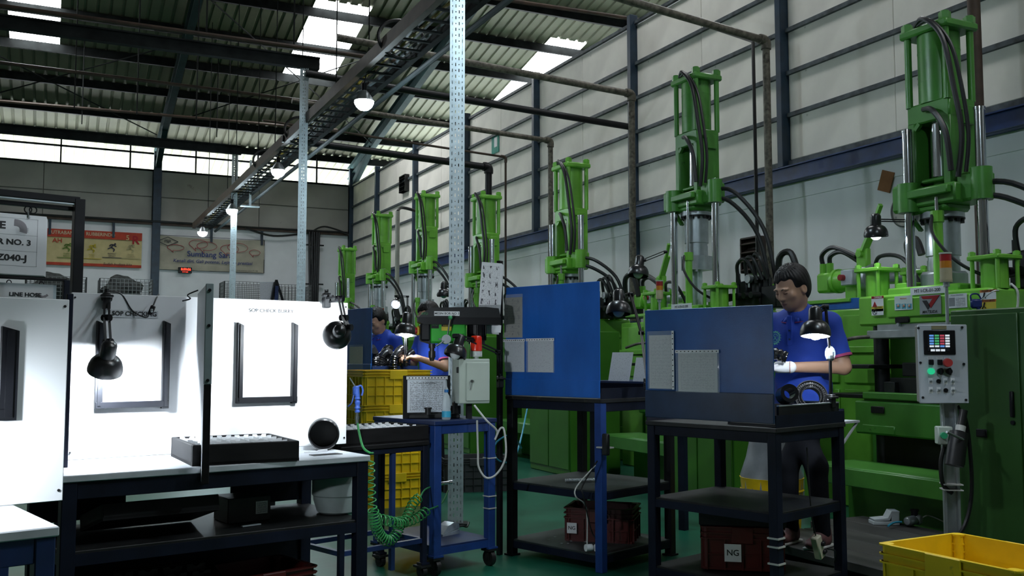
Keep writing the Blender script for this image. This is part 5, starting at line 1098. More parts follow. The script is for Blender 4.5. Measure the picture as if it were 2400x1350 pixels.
for i in range(4): page('sheet', m_parts if i == 0 else m_paper, t, (.004 * i, .004 * i, -.003 * i), .125, .43, .0012, rot=(0, .07, 0))
q = MB(); q.box((.0, .02, -.0), (.12, .004, .43), X=Matrix.Rotation(.07, 4, 'Y')); q.go('backing', m_black, t); page('footer', m_white, t, (.012, -.003, -.19), .12, .045, rot=(0, .07, 0))
h = ad(1068, 828, 5.5); desk_lamp('black lamp on a folding arm over the pale alarm box, unlit', h, (-.35, -.1, -1), .066, 0, [[h + Vector((0, 0, .1)), ad(1102, 796, 5.55)], [ad(1102, 796, 5.55), ad(1168, 826, 5.8)], [ad(1168, 826, 5.8), ad(1172, 890, 5.85)]], ad(1172, 895, 5.85))
h = ad(1450, 728, 6.2); desk_lamp('black lamp with bare bulb showing, between the two blue screens', h, (-.1, -.15, -1), .082, 0, [[h + Vector((0.03, 0, .09)), ad(1478, 690, 6.3)], [ad(1478, 690, 6.3), ad(1503, 780, 6.2)], [ad(1503, 780, 6.2), ad(1518, 900, 5.5)]], ad(1518, 900, 5.5))
t = thing('drill_rod', 'short threaded steel rod lying on the middle shelf behind the bright blue screen', 'rod', ad(1365, 1115, 5.9)); t.location.z = .462
q = MB(); q.tube([(-.12 + .24 * i / 60, .0 - .05 * i / 60, 0) for i in range(61)], lambda k: .008 + .003 * (int(k * 60) % 2), 8); q.go('rod', m_steel, t)
t = crate('dark red crate with NG label under the bright blue screen table', L2W(O1s, rzA, .42, .42, .10), rzA + .5, .42, .32, .2, m_red, (4, 1), .06); ng(t, -.16, -.168, .08, .06)
t = thing('power_strip', 'grey socket tied to the blue table leg', 'socket', L2W(O1s, rzA, LA - .0, -.05, .72), rzA); q = MB(); q.box((.05, .03, 0), (.04, .03, .12), .006); q.go('body', m_blackmetal, t); q = MB(); q.box((0.02, .06, -.02), (.08, .06, .008)); q.go('cable_tie', m_cable, t)
for i, (px, py, cpts) in enumerate(((1378, 1290, ((1396, 1090), (1352, 1140), (1350, 1165), (1374, 1190), (1376, 1280))), (1400, 1263, ((1400, 1080), (1365, 1140), (1368, 1165), (1385, 1240), (1396, 1262))))):
    p = ad(px, py, 5.5); p.z = .13; t = thing('power_plug', ['white plug on a cord lying on the low shelf of the bright blue screen table', 'white plug half hidden by the blue table leg'][i], 'plug', p)
    q = MB(); q.cyl((-.015, 0, 0), (.025, 0, 0), .02, n=14); q.cyl((.025, 0, 0), (.04, 0, -.005), .012, n=10); q.go('body', m_paper, t); q = MB(); q.tube([ad(a, b_, 5.4 if k < 3 else 5.5) - p for k, (a, b_) in enumerate(cpts)] + [Vector((0, 0, .01))], .004, 6, 5); q.go('cord', m_cable if i == 0 else m_rubber, t)
t = thing('loose_washers', 'small bright washers scattered on the low shelf of the bright blue screen table', 'washers', L2W(O1s, rzA, .32, .16, .105), rzA); q = MB()
for i in range(9): x, y = rng.uniform(-.12, .14), rng.uniform(-.08, .08); q.open_lathe([(.005, 0), (.008, 0), (.008, .002), (.005, .002), (.005, 0)], 10, Matrix.Translation((x, y, 0)))
stuff(q.go('washer', m_steel, t))
# S2 - dull blue, the worker's table
O2 = ad(1519, 1300, 5.2); E2 = ad(1824, 1300, 4.62); O2.z = E2.z = 0; rzB, LB = frame_of(O2, E2)
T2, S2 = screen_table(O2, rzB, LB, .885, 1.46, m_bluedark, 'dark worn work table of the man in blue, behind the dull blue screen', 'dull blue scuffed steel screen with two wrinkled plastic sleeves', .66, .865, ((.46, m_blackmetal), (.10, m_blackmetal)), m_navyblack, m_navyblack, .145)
sleeve(S2, O2, rzB, (1518, 776, 1580, 912), m_doc, 'tall wrinkled document sleeve at the left edge of the dull blue screen', 'side'); sleeve(S2, O2, rzB, (1584, 820, 1686, 920), m_doc, 'wide wrinkled document sleeve on the lower part of the dull blue screen', 'top')
t = thing('work_tray', 'black steel tray with bright front lip on the table of the man in blue', 'tray', L2W(O2, rzB, LB - .30, .03, .867), rzB)
q = MB(); q.box((.15, .29, .006), (.3, .56, .012)); q.box((.294, .29, .05), (.012, .58, .10)); q.box((.006, .29, .045), (.01, .56, .09)); q.box((.15, .575, .05), (.3, .01, .10)); q.go('body', m_black, t, smooth=False)
q = MB(); q.box((.296, .29, .103), (.014, .58, .006)); q.box((.15, .577, .103), (.3, .008, .006)); q.go('bright_lip', m_steel, t, smooth=False)
q = MB(); q.box((LB - .12, .76, .86), (.22, .18, .012)); q.bar((LB - .02, .68, .75), (LB - .02, .84, .855), .01); q.go('side_shelf', m_zinc, T2, smooth=False)
t = thing('blue_sheet', 'speckled blue sheet lying on the green tank behind the man in blue', 'sheet', (5.95, 5.9, 1.62), -PI / 2); q = MB(); q.box((0, -.05, .03), (.9, .02, .09), .004); q.go('sheet', m_blue, t)
t = crate('dark red crate with white NG label below the dull blue screen', L2W(O2, rzB, .36, .34, .11), rzB + .62, .42, .34, .22, m_red, (4, 1), .06); ng(t, -.05, -.178, .09, .085)
t = thing('crate_lid', 'black tray on top of the NG crate below the dull blue screen', 'tray', L2W(O2, rzB, .36, .34, .335), rzB + .62); q = MB(); q.box((0, 0, .04), (.44, .36, .08), .006); q.go('body', m_black, t)
t = thing('socket_block', 'cream socket block hanging tilted from a cord at the right of the dark table', 'socket', ad(1917, 1282, 4.9), .3)
q = MB(); q.box((0, 0, 0), (.05, .04, .12), .006, X=Matrix.Rotation(-.35, 4, 'Y')); b_ = q.go('body', M('cream_plastic', (.55, .52, .40), .5), t)
for z in (-.03, .015): q = MB(); q.box((.015, -.018, z), (.03, .03, .022), .006, X=Matrix.Rotation(-.35, 4, 'Y')); q.go('plug', m_black, t)
q = MB(); q.tube([(-.02, 0, .06), (-.06, 0, .2), (-.05, .02, .5)], .004, 6, 5); q.tube([(.04, -.03, -.01), (.1, -.04, -.03), (.16, 0, -.1)], .004, 6, 5); q.go('cord', m_rubber, t)
for z in (.34, .30, .22): q = MB(); q.box((LB - .025, .025, z), (.062, .062, .008)); q.go('cable_tie', m_cable, T2)
# ribbed rubber parts on the worker's table
def bellows(label, loc, axis, r, n, L, name='rubber_bellows', m=m_gloss, radial=True):
    t = thing(name, label, 'rubber part', loc); X = Vector(axis).normalized().to_track_quat('Z', 'Y').to_matrix().to_4x4()
    pr = []
    for i in range(n * 4 + 1): f = i / (n * 4); pr.append((r * (.86 + .14 * math.cos(i * PI / 2)), f * L))
    q = MB(); q.open_lathe(pr + [(r * .6, L), (r * .6, 0), pr[0]], 32, X); q.go('body', m, t)
    if radial:
        q = MB()
        for i in range(40): a = 2 * PI * i / 40; q.bar(X @ Vector((r * .55 * math.cos(a), r * .55 * math.sin(a), L + .004)), X @ Vector((r * 1.02 * math.cos(a), r * 1.02 * math.sin(a), L - .002)), .0035)
        for rr in (.6, .78, 1.0): q.tube([X @ Vector((r * rr * math.cos(a), r * rr * math.sin(a), L + .003)) for a in np.linspace(0, 2 * PI, 40)], .003, 5)
        q.go('radial_rib', m_rubber, t)
    return t
pw = L2W(O2, rzB, LB + .09, .36, .93)
pb_ = ad(1897, 934, 5.1); bellows('round black part with fine radial ribs under the worker lamp', pb_, (-.5, -.8, .25), .084, 4, .05, m=m_rubber)
bellows('black rubber cuff half hidden by the edge of the dull blue screen', ad(1838, 928, 4.8), (-.4, -.9, .2), .045, 4, .09, 'rubber_cuff', radial=False)
h = ad(1911, 778, 4.95); b0 = ad(1947, 940, 5.0); el = ad(1946, 838, 5.0)
desk_lamp('lit black lamp shining on the hands of the man in blue', h, (-.12, -.1, -1), .078, WORK_POWER, [[b0, el], [el, ad(1935, 720, 4.98), h + Vector((0, 0, .1))]], b0)
t = thing('taped_joint', 'clear tape wrapped round the joint of the worker lamp', 'tape', el); q = MB(); q.ball((0, 0, .02), .03, 7, (1, .8, 1.4)); o = q.go('wrap', m_acryl, t, smooth=False)
# S3 - far table with two workers
O3 = ad(770, 1000, 9.25); E3 = ad(870, 1000, 8.65); O3.z = E3.z = 0; rzC, LC = frame_of(O3, E3)
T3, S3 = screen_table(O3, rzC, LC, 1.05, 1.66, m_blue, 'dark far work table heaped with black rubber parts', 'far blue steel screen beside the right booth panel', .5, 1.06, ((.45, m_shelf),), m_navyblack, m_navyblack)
sleeve(S3, O3, rzC, (818, 808, 852, 872), m_docw, 'crumpled plastic sleeve on the far blue screen', None)
q = MB(); q.box((LC, .25, 1.06), (.012, .5, .14)); q.go('front_board', m_navy, T3, smooth=False)
m_pile = m_gloss
for i in range(11):
    px = 876 + 15.5 * (i % 6) + (6 if i > 5 else 0); p = ad(px, 842 - 9 * (i > 5), 8.75 + .12 * (i % 3) + .1 * (i > 5))
    t = thing('rubber_elbow', 'black ribbed rubber elbow in the pile on the far table', 'rubber part', p, rng.uniform(-.6, .6), 'rubber elbows piled on the far table')
    q = MB(); q.tube([(0, 0, -.09), (0, 0, -.02), (.02, 0, .04), (.065, 0, .075)] if i % 2 else [(0, 0, -.09), (0, 0, -.02), (-.02, -.02, .04), (-.03, -.06, .075)], lambda k: .034 + .004 * math.sin(k * 60) * (k < .6), 12, 8); q.go('body', m_pile, t)
h = ad(952, 778, 8.7); desk_lamp('lit black lamp shining on the far table of black rubber parts', h, (-.1, -.1, -1), .105, 90, [[ad(950, 855, 8.75), ad(950, 770, 8.8)], [ad(950, 770, 8.8), ad(951, 740, 8.75), h + Vector((0, 0, .12))]], ad(950, 850, 8.75))
for i in range(5):
    t_ = None
# dark desk beyond the bright blue screen
t = thing('blue_bin_table', 'dark table with blue front panel between the two blue screens', 'table', ad(1400, 1100, 7.3).to_tuple()[:2] + (0,), rzA)
q = MB(); q.box((.35, .3, 1.02), (.9, .6, .02)); q.box((.35, .0, .92), (.9, .02, .18)); q.box((.6, -.015, .9), (.45, .02, .12), .004); q.go('top', m_navy, t, smooth=False)
for x in (-.05, .75): q = MB(); q.box((x, .03, .5), (.05, .05, 1.0)); q.go('leg', m_navyblack, t, smooth=False)
page('form', m_docw, t, (.15, .1, 1.12), .2, .26, rot=(-.25, 0, 0)); page('form', m_docw, t, (.36, .1, 1.1), .16, .22, rot=(-.25, 0, 0))
# ---- deck by the front press, pedal, regulator, crate
t = thing('timber_deck', 'low dark timber deck on the floor in front of the press', 'platform', (0, 0, 0))
m_tim = M('oily_timber', (.04, .038, .035), .6, var=.5, scale=5, wear=(.11, .075, .045), wamt=.06, wscale=4, stretch=(1, .3, 1))
q = MB(); q.box((0, 0, 0), (.236, 2.3, .05), .004); pm_ = q.mesh('plank', m_tim, False); q = MB(); q.box((0, 0, 0), (.236, .95, .05), .004); ps_ = q.mesh('plank', m_tim, False)
for i in range(3): put('plank', pm_, t, (3.98 + .24 * i, 3.62 + .01 * (i % 2), .095), (0, 0, rng.uniform(-.004, .004)))
for i in range(2): put('plank', ps_, t, (4.70 + .24 * i, 4.49, .095), (0, 0, rng.uniform(-.004, .004)))
for x, y, w in ((4.22, 2.7, .7), (4.22, 3.6, .7), (4.45, 4.5, 1.1)): q = MB(); q.box((x, y, .035), (w, .08, .07)); q.go('bearer', m_blackmetal, t, smooth=False)
p = az(2072, 1228, .12); t = thing('foot_pedal', 'pale grey foot pedal switch on the timber deck', 'pedal', p, -.5)
q = MB(); q.box((0, 0, .012), (.17, .1, .024), .003); q.prism([(-.075, .026), (.02, .03), (.045, .075), (.085, .08), (.085, .09), (.035, .09), (.01, .045), (-.08, .036)][::-1], -.05, .05); q.box((.06, 0, .05), (.05, .1, .07), .004); q.go('body', M('pale_pedal', (.48, .52, .54), .4), t, fix=True, smooth=False)
p = az(2142, 1232, .12); t = thing('air_regulator', 'chrome air regulator with gauge lying on the timber deck', 'regulator', p, .25)
q = MB(); q.lathe([(0, 0), (.02, .002), (.03, .015), (.03, .09), (.026, .1)], 18, Matrix.Translation((-.09, 0, .035)) @ Matrix.Rotation(PI / 2, 4, 'Y')); q.box((.04, 0, .035), (.05, .06, .06), .01); q.cyl((.065, 0, .035), (.1, 0, .035), .012, n=10); q.go('bowl', m_steel, t)
q = MB(); q.cyl((.03, .01, .06), (.03, .01, .09), .022, n=16); q.cyl((.03, .01, .09), (.03, .01, .1), .028, n=16); q.go('knob', m_black, t); q = MB(); q.tube([(-.1, .03, .03), (-.16, .05, .03), (-.25, .04, .02)], .007, 6, 5); q.go('blue_hose', m_bluehose, t); q = MB(); q.tube([(.1, 0, .035), (.16, -.02, .05), (.22, -.1, .01)], .004, 6, 5); q.go('white_tube', m_cable, t)
zr = .43; ca, cb_, cc = az(2058, 1272, zr), az(2222, 1238, zr), az(2318, 1326, zr)
rzY, wY = frame_of(ca, cc)
dY = (cb_ - ca).dot(Vector((-math.sin(rzY), math.cos(rzY), 0)))
mid = ca + (cc - ca) / 2 + Vector((-math.sin(rzY), math.cos(rzY), 0)) * .26
crate('big yellow crate at the lower right corner, empty and open', L2W(ca, rzY, .31, .25, zr - .30), rzY, .62, .50, .30, m_yellow, (4, 1), .075)
crate('charcoal crate under the big yellow crate at lower right', L2W(ca, rzY, .31, .25, 0), rzY, .6, .48, zr - .302, m_greycrate, (4, 1), .03)
# blue air gun hanging on the front press
g = ad(2288, 712, 5.85); t = thing('air_gun', 'navy blue air gun hanging from a hook on the front press', 'air gun', g, -.5)
q = MB(); q.box((0, 0, 0), (.07, .025, .06), .012); q.tube([(.0, 0, -.01), (.03, 0, -.06), (.07, 0, -.1), (.09, 0, -.1)], .011, 8, 6); q.tube([(-.03, 0, .02), (-.03, 0, .055), (.01, 0, .06), (.03, 0, .03)], .005, 6, 4); q.go('body', m_gundark, t); q = MB(); q.tube([(.02, 0, .015), (.1, 0, .075), (.14, 0, .08)], .004, 6, 4); q.go('nozzle', m_steel, t); q = MB(); q.tube([(.03, 0, -.05), (.05, .0, -.2), (.1, .02, -.45)], .004, 6, 5); q.go('hook_wire', m_rubber, t)
t = thing('white_cord', 'white cord running down the side of the front press', 'cord', ad(2376, 690, 5.9)); q = MB(); O_ = t.location.copy(); q.tube([ad(2370, 665, 5.95) - O_, ad(2384, 680, 5.9) - O_, ad(2386, 705, 5.9) - O_, ad(2384, 725, 5.9) - O_], .007, 6, 6); q.go('cord', m_cable, t)
# ---- hanging page folders at upper left
SD = 4.5; fo = ad(178, 690, SD)
t = thing('sign_frame', 'large black steel frame carrying the hanging page folder at upper left', 'frame', fo.to_tuple()[:2] + (0,), rz1)
kf = SD / 2236; Z = lambda py, D=SD: 1.2 + (840 - py) / 2236 * D
q = MB(); q.box((0, 0, Z(465) / 2), (.046, .046, Z(465)), .002); q.go('upright', m_black, t, smooth=False)
q = MB(); q.box((-.8, 0, Z(468)), (1.6, .04, .03), .002); q.box((-.8, 0.03, Z(487)), (1.6, .03, .02), .002); q.go('top_bar', m_black, t, smooth=False)
q = MB(); q.box((-.8, .0, Z(478)), (1.6, .03, .005)); q.go('bright_rail', m_galv, t, smooth=False)
pg = ad(50, 573, 4.35); t = thing('page_folder', 'large hanging folder of white pages with hose drawing and bold code lettering', 'document', pg, rz1)
ks = 4.35 / 2236; w, hh = 230 * ks, 142 * ks; xr = 53 * ks
for i in range(5): page('sheet', m_paper if i == 0 else m_white, t, (xr - w / 2 + .002 * i, .003 * i, -.002 * i), w, hh - .002 * i, .0014)
q = MB(); q.box((xr - w / 2 + .008, .02, -.008), (w, .01, hh), .002); q.go('cover', m_black, t, smooth=False)
q = MB()
for py in (512, 551, 589, 624): q.box((xr - w / 2 - .01, -.0012, (573 - py) * ks), (w - .05, .0006, .0012))
for x in (xr - .037, xr - w + .012): q.box((x, -.0012, (573 - 568) * ks), (.0012, .0006, 112 * ks))
q.go('ruled_line', m_greyink, t, smooth=False)
text('HOSE', .046, (-35 * ks, -.002, (573 - 531) * ks), t, align='RIGHT', bold=.035, sx=1.15); text('AIR CLEANER NO. 3', .035, (21 * ks, -.002, (573 - 569) * ks), t, align='RIGHT', bold=.032, sx=1.15); text('17253-BZ040-J', .039, (13 * ks, -.002, (573 - 606) * ks), t, align='RIGHT', bold=.032, sx=1.18)
m_hosepic = M('hose_print', (.26, .24, .26), .5); q = MB(); pth = [(-17, 522), (-8, 523), (0, 528), (4, 538), (3, 545)]
q.tube([((a) * ks, -.002, (573 - b_) * ks) for a, b_ in pth], .018, 8, 4); o = q.go('hose_drawing', m_hosepic, t); 
for i in range(4): q = MB(); q.bar((-8 * ks, -.0145, (573 - 533 - i * 3) * ks), (13 * ks, -.0145, (573 - 535 - i * 3) * ks), .0015); q.go('hose_rib', m_greyink, t)
o.scale = (1, .1, 1)
for x in (13, 24): q = MB(); q.tube([((x + 8 * math.cos(a)) * ks, .01, (573 - 488 + 8 * math.sin(a)) * ks) for a in np.linspace(0, 2 * PI, 16)], .003, 5); q.go('ring', m_black, t)
q = MB(); q.bar((10 * ks, -.004, (573 - 489) * ks), (14 * ks, -.006, (573 - 508) * ks), .005); q.box((14 * ks, -.006, (573 - 508) * ks), (.008, .006, .006)); q.go('clip', m_steel, t)
t = thing('sign_frame', 'smaller black frame carrying the LINE HOSE page, lower left', 'frame', ad(155, 700, 4.9).to_tuple()[:2] + (0,), rz1); k3 = 4.9 / 2236; Z3 = lambda py: 1.2 + (840 - py) * k3
q = MB(); q.box((0, 0, Z3(657) / 2), (.034, .034, Z3(657)), .002); q.go('upright', m_navyblack, t, smooth=False); q = MB(); q.box((-.5, 0, Z3(657)), (1.0, .02, .014), .002); q.go('top_bar', m_black, t, smooth=False)
t = thing('page_folder', 'small hanging folder with LINE HOSE page behind the left booth panel', 'document', ad(62, 700, 4.8), rz1); k3 = 4.8 / 2236
for i in range(4): page('sheet', m_paper if i == 0 else m_galv, t, (.006 * i, .004 * i, -.01), 116 * k3, 80 * k3)
text('LINE HOSE', .027, (-3 * k3, -.0025, 9 * k3), t, bold=.032, sx=1.15); q = MB(); q.tube([((x) * k3, -.002, (10 - y) * k3) for x, y in ((22, 0), (30, 4), (40, 3), (46, -1))], lambda k: .007 + .001 * math.sin(k * 50), 8, 4); o = q.go('hose_drawing', m_hosepic, t); o.scale = (1, .15, 1)
for x in (-38, 32): q = MB(); q.tube([(x * k3 + 5 * k3 * math.cos(a), .005, (36 + 6 * math.sin(a)) * k3) for a in np.linspace(0, 2 * PI, 14)], .0025, 5); q.go('ring', m_black, t)
t = thing('clip_holder', 'black and blue clip stand with a leaning white sheet above the right booth panel', 'stand', ad(650, 690, 4.9), .1); k3 = 4.9 / 2236
page('sheet', m_docw, t, (-18 * k3, .01, 6 * k3), 44 * k3, 46 * k3, rot=(0, -.05, 0)); q = MB(); q.bar((-12 * k3, 0, -16 * k3), (-3 * k3, 0, 34 * k3), .012, .01); q.bar((14 * k3, 0, -16 * k3), (-3 * k3, 0, 34 * k3), .012, .01); q.go('clip', m_black, t); q = MB(); q.bar((-4 * k3, -.01, -16 * k3), (-3 * k3, -.01, 20 * k3), .018, .004); q.go('blue_cover', m_navy, t); q = MB(); q.box((0, .03, -t.location.z / 2 - .02), (.03, .02, t.location.z)); q.box((0, .03, -t.location.z + .01), (.2, .2, .02)); q.go('stand_post', m_black, t)
# ================================================================ people: bodies shaped as fields, meshed by surface nets
def surface_nets(fn, lo, hi, h):
    n = [int((b - a) / h) + 2 for a, b in zip(lo, hi)]
    ax_ = [np.linspace(a, a + h * (k - 1), k) for a, k in zip(lo, n)]
    P = np.stack(np.meshgrid(*ax_, indexing='ij'), -1); V = fn(P)
    S = V < 0; c = [slice(0, -1), slice(1, None)]
    cs = {(i, j, k): V[c[i], c[j], c[k]] for i in (0, 1) for j in (0, 1) for k in (0, 1)}
    pos = np.zeros(cs[0, 0, 0].shape + (3,)); cnt = np.zeros(cs[0, 0, 0].shape)
    for a in cs:
        for d in range(3):
            if a[d] == 0:
                b = list(a); b[d] = 1; b = tuple(b); va, vb = cs[a], cs[b]; m = (va < 0) != (vb < 0)
                t = np.where(m, va / np.where(m, va - vb, 1), 0)
                for e in range(3): pos[..., e] += np.where(m, (a[e] + (t if e == d else 0)), 0)
                cnt += m
    act = cnt > 0; idx = -np.ones(act.shape, int); idx[act] = np.arange(act.sum())
    I = np.argwhere(act); verts = (I + pos[act] / cnt[act][:, None]) * h + np.array(lo)
    faces = []
    for d in range(3):
        e, g = [(1, 2), (2, 0), (0, 1)][d]
        sl = [slice(1, -1)] * 3; sl[d] = slice(0, -1); s2 = list(sl); s2[d] = slice(1, None)
        A, B = S[tuple(sl)], S[tuple(s2)]; ij = np.argwhere(A != B); off = np.array([1, 1, 1]); off[d] = 0; ij = ij + off
        if len(ij) == 0: continue
        fl = A[A != B]
        de = np.eye(3, dtype=int)[e]; dg = np.eye(3, dtype=int)[g]
        q = [ij, ij - de, ij - de - dg, ij - dg]; q = np.stack([idx[tuple(x.T)] for x in q], 1)
        q[~fl] = q[~fl][:, ::-1]; faces.append(q[:, ::-1])
    F = np.concatenate(faces); F = F[(F >= 0).all(1)]
    return verts, F
def cap(P, a, b, r1, r2):
    a, b = np.array(a, float), np.array(b, float); d = b - a; t = np.clip(((P - a) @ d) / (d @ d), 0, 1)
    return np.linalg.norm(P - a - t[..., None] * d, axis=-1) - (r1 + (r2 - r1) * t)
def ell(P, c, r):
    r = np.array(r, float); q = (P - np.array(c, float)) / r; k = np.linalg.norm(q, axis=-1); return (k - 1) * r.min() * .5 + (k - 1) * r.mean() * .5
def smin(a, b, k): h = np.clip(.5 + .5 * (b - a) / k, 0, 1); return b + (a - b) * h - k * h * (1 - h)
def smax(a, b, k): return -smin(-a, -b, k)
def net_obj(name, fn, lo, hi, h, m, parent):
    v, f = surface_nets(fn, lo, hi, h); me = bpy.data.meshes.new(name); me.from_pydata(v.tolist(), [], f.tolist()); me.materials.append(m)
    me.polygons.foreach_set('use_smooth', [True] * len(me.polygons)); me.update(); return put(name, me, parent)

def head_field(P):
    """Head in its own frame: face toward -Y, origin at the head centre, height .23."""
    x, y, z = P[..., 0], P[..., 1], P[..., 2]
    f = ell(P, (0, .012, .03), (.074, .092, .086))
    f = smin(f, ell(P, (0, -.022, -.035), (.058, .066, .075)), .03)
    f = smin(f, ell(P, (0, -.048, -.085), (.028, .026, .022)), .03)
    f = smin(f, ell(P, (0, .02, -.05), (.06, .05, .05)), .03)
    for s in (-1, 1):
        f = smin(f, ell(P, (s * .04, -.058, -.022), (.022, .018, .02)), .02)      # cheekbone
        f = smin(f, ell(P, (s * .027, -.078, .018), (.024, .012, .008)), .012)    # brow
        f = smax(f, -ell(P, (s * .03, -.09, -.001), (.017, .012, .010)), .012)    # socket
        f = smin(f, ell(P, (s * .03, -.0745, -.001), (.0145, .011, .0105)), .003)  # lidded eye
        f = smin(f, ell(P, (s * .0135, -.087, -.034), (.008, .009, .0075)), .006)   # nostril wing
        e = ell(P, (s * .076, .012, -.008), (.009, .02, .031)); e = smax(e, -ell(P, (s * .083, .006, -.005), (.006, .012, .02)), .006); f = smin(f, e, .008)
    f = smin(f, cap(P, (0, -.08, .012), (0, -.099, -.03), .007, .0105), .012)
    f = smin(f, ell(P, (0, -.078, -.058), (.026, .012, .0065)), .005); f = smin(f, ell(P, (0, -.076, -.070), (.022, .0125, .0075)), .005)
    f = smax(f, -ell(P, (0, -.094, -.0635), (.022, .008, .0012)), .002)
    return f
def hair_field(P):
    x, y, z = P[..., 0], P[..., 1], P[..., 2]
    f = ell(P, (0, .018, .036), (.086, .102, .098))
    ang = np.arctan2(x, -y); f = f + .004 * np.sin(ang * 26 + z * 40) * np.clip(z * 8, .2, 1)
    zl = .048 - .85 * np.maximum(y + .055, -.03) + .25 * np.maximum(x, 0) - .012 * np.cos(x * 30 + .6) + .006 * np.sin(x * 140)
    cut = zl - z            # hairline: swept fringe over the forehead, lower behind
    f = smax(f, cut * .6, .008)
    back = smax(ell(P, (0, .03, .0), (.08, .088, .095)), .02 - y, .01); back = smax(back, -(z + .085), .01)
    side = ell(P, (0, .0, .035), (.083, .06, .075)); side = smax(side, np.abs(y - .0) - .04, .01); side = smax(side, -(z - .004), .01)
    return smin(smin(f, back, .015), side, .01)

def make_person(label, loc, rz, H, J, res=.008, head_rot=(0, 0, 0), head_c=None, apron=False, glove=True, hold=None):
    """J: joints in the figure's own frame (facing -Y, z up from the floor)."""
    t = thing('person', label, 'person', loc, rz)
    RH = Matrix.Rotation(head_rot[2], 3, 'Z') @ Matrix.Rotation(head_rot[0], 3, 'X') @ Matrix.Rotation(head_rot[1], 3, 'Y')
    Rn = np.array(RH); hc = np.array(head_c); sc_ = 1.09
    toh = lambda P: ((P - hc) @ Rn) / sc_
    nk = np.array(J['neck'])
    def skin(P):
        f = head_field(toh(P)); f = smin(f, cap(P, nk - np.array([0, -.01, .06]), hc + Rn @ np.array([0, .025, -.06]), .056, .05), .025)
        for s in ('l', 'r'):
            f = smin(f, cap(P, J['el' + s], J['wr' + s], .040, .027), .02); f = np.minimum(f, cap(P, np.array(J['el' + s]) * .7 + np.array(J['sh' + s]) * .3, J['el' + s], .044, .041))
            f = smin(f, cap(P, J['sh' + s], J['el' + s], .046, .041), .02)
        f = smin(f, cap(P, J['shl'], J['shr'], .05, .05), .03); f = smin(f, cap(P, nk - np.array([0, 0, .06]), J['hip'], .07, .09), .03)
        return f
    allp = np.array([J[k] for k in J] + [hc]); lo = allp.min(0) - .17; hi = allp.max(0) + .17
    lo[2] = max(lo[2], J['hip'][2] - .1)
    net_obj('body', skin, lo, hi, res * .8, m_skin, t)
    hip = np.array(J['hip'])
    def shirt(P):
        sh = (np.array(J['shl']) + np.array(J['shr'])) / 2
        f = ell(P, sh * .75 + hip * .25 + [0, 0, .01], (.185, .125, .22)); f = smin(f, ell(P, sh * .3 + hip * .7, (.165, .125, .26)), .06); f = smin(f, ell(P, hip + [0, 0, .02], (.172, .128, .2)), .05)
        for s in ('l', 'r'):
            a, b = np.array(J['sh' + s]), np.array(J['el' + s]); f = smin(f, cap(P, nk - [0, -.01, .075], a, .062, .058), .05); f = smin(f, cap(P, a, a + (b - a) * .72, .062, .064), .035)
            d = (b - a) / np.linalg.norm(b - a); f = np.maximum(f, 0) if False else f
            cutp = ((P - (a + (b - a) * .78)) @ d); near = np.linalg.norm(P - b, axis=-1) - .13; f = smax(f, -np.maximum(-cutp, near) if False else np.where(near < 0, cutp, -1.0), .004)
        f = smin(f, cap(P, nk - [0, 0, .05], nk - [0, -.005, .01], .076, .062), .03)
        f = smax(f, -(cap(P, nk - [0, 0, .02], nk + [0, -.06, .12], .056, .07)), .006)
        fold = .0022 * np.sin(P[..., 2] * 52 + P[..., 0] * 18) * np.sin(P[..., 0] * 24 + P[..., 1] * 13)
        return smax(f + fold, (hip[2] - .06) - P[..., 2], .006)
    net_obj('polo_shirt', shirt, lo, hi, res, m_shirt, t)
    # collar, cuffs
    q = MB()
    cpts = [(nk[0] + .080 * math.sin(a), nk[1] + .006 - .078 * math.cos(a), nk[2] + .004 - .032 * math.cos(a)) for a in np.linspace(.25, 2 * PI - .25, 26)]
    dr = lambda p: Vector((p[0] - nk[0], p[1] - nk[1], 0)) * .42
    for i in range(len(cpts) - 1): a, b = Vector(cpts[i]), Vector(cpts[i + 1]); q.add([a, b, b + Vector((0, 0, -.045)) + dr(b), a + Vector((0, 0, -.045)) + dr(a)], [(0, 1, 2, 3)])
    o = q.go('collar', m_shirt, t); md = o.modifiers.new('thick', 'SOLIDIFY'); md.thickness = .005
    q = MB(); q.tube([Vector(p) + Vector((0, 0, -.045)) + dr(p) * 1.04 for p in cpts], .003, 5); q.go('collar_piping', m_pink, t)
    for s in ('l', 'r'):
        a, b = Vector(J['sh' + s]), Vector(J['el' + s]); c = a + (b - a) * .775; d = (b - a).normalized()
        X = d.to_track_quat('Z', 'Y').to_matrix().to_4x4(); X.translation = c
        q = MB(); q.open_lathe([(.0655, -.012), (.068, -.004), (.067, .003), (.063, .004)], 24, X); q.go('cuff', m_pink, t)
    net_obj('hair', lambda P: hair_field(toh(P)), hc - .175, hc + .175, res * .7, m_hair, t)
    # brows and lashes
    for s in (-1, 1):
        q = MB(); q.tube([tuple(hc + Rn @ np.array(p) * sc_) for p in ((s * .014, -.0885, .0155), (s * .03, -.087, .0205), (s * .046, -.075, .016))], .0026, 6, 4); q.go('eyebrow', m_hair, t)
        q = MB(); q.tube([tuple(hc + Rn @ np.array(p) * sc_) for p in ((s * .018, -.084, -.004), (s * .03, -.0865, -.0065), (s * .043, -.079, -.003))], .0013, 5, 4); q.go('eyelash', m_hair, t)
    q = MB(); lip = [tuple(hc + Rn @ np.array(p) * sc_) for p in ((-.02, -.083, -.0625), (0, -.0905, -.0605), (.02, -.083, -.0625))]; q.tube(lip, lambda k: .0022 + .0016 * math.sin(k * PI), 6, 5); q.go('lips', M('lip_skin', (.30, .12, .10), .45), t)
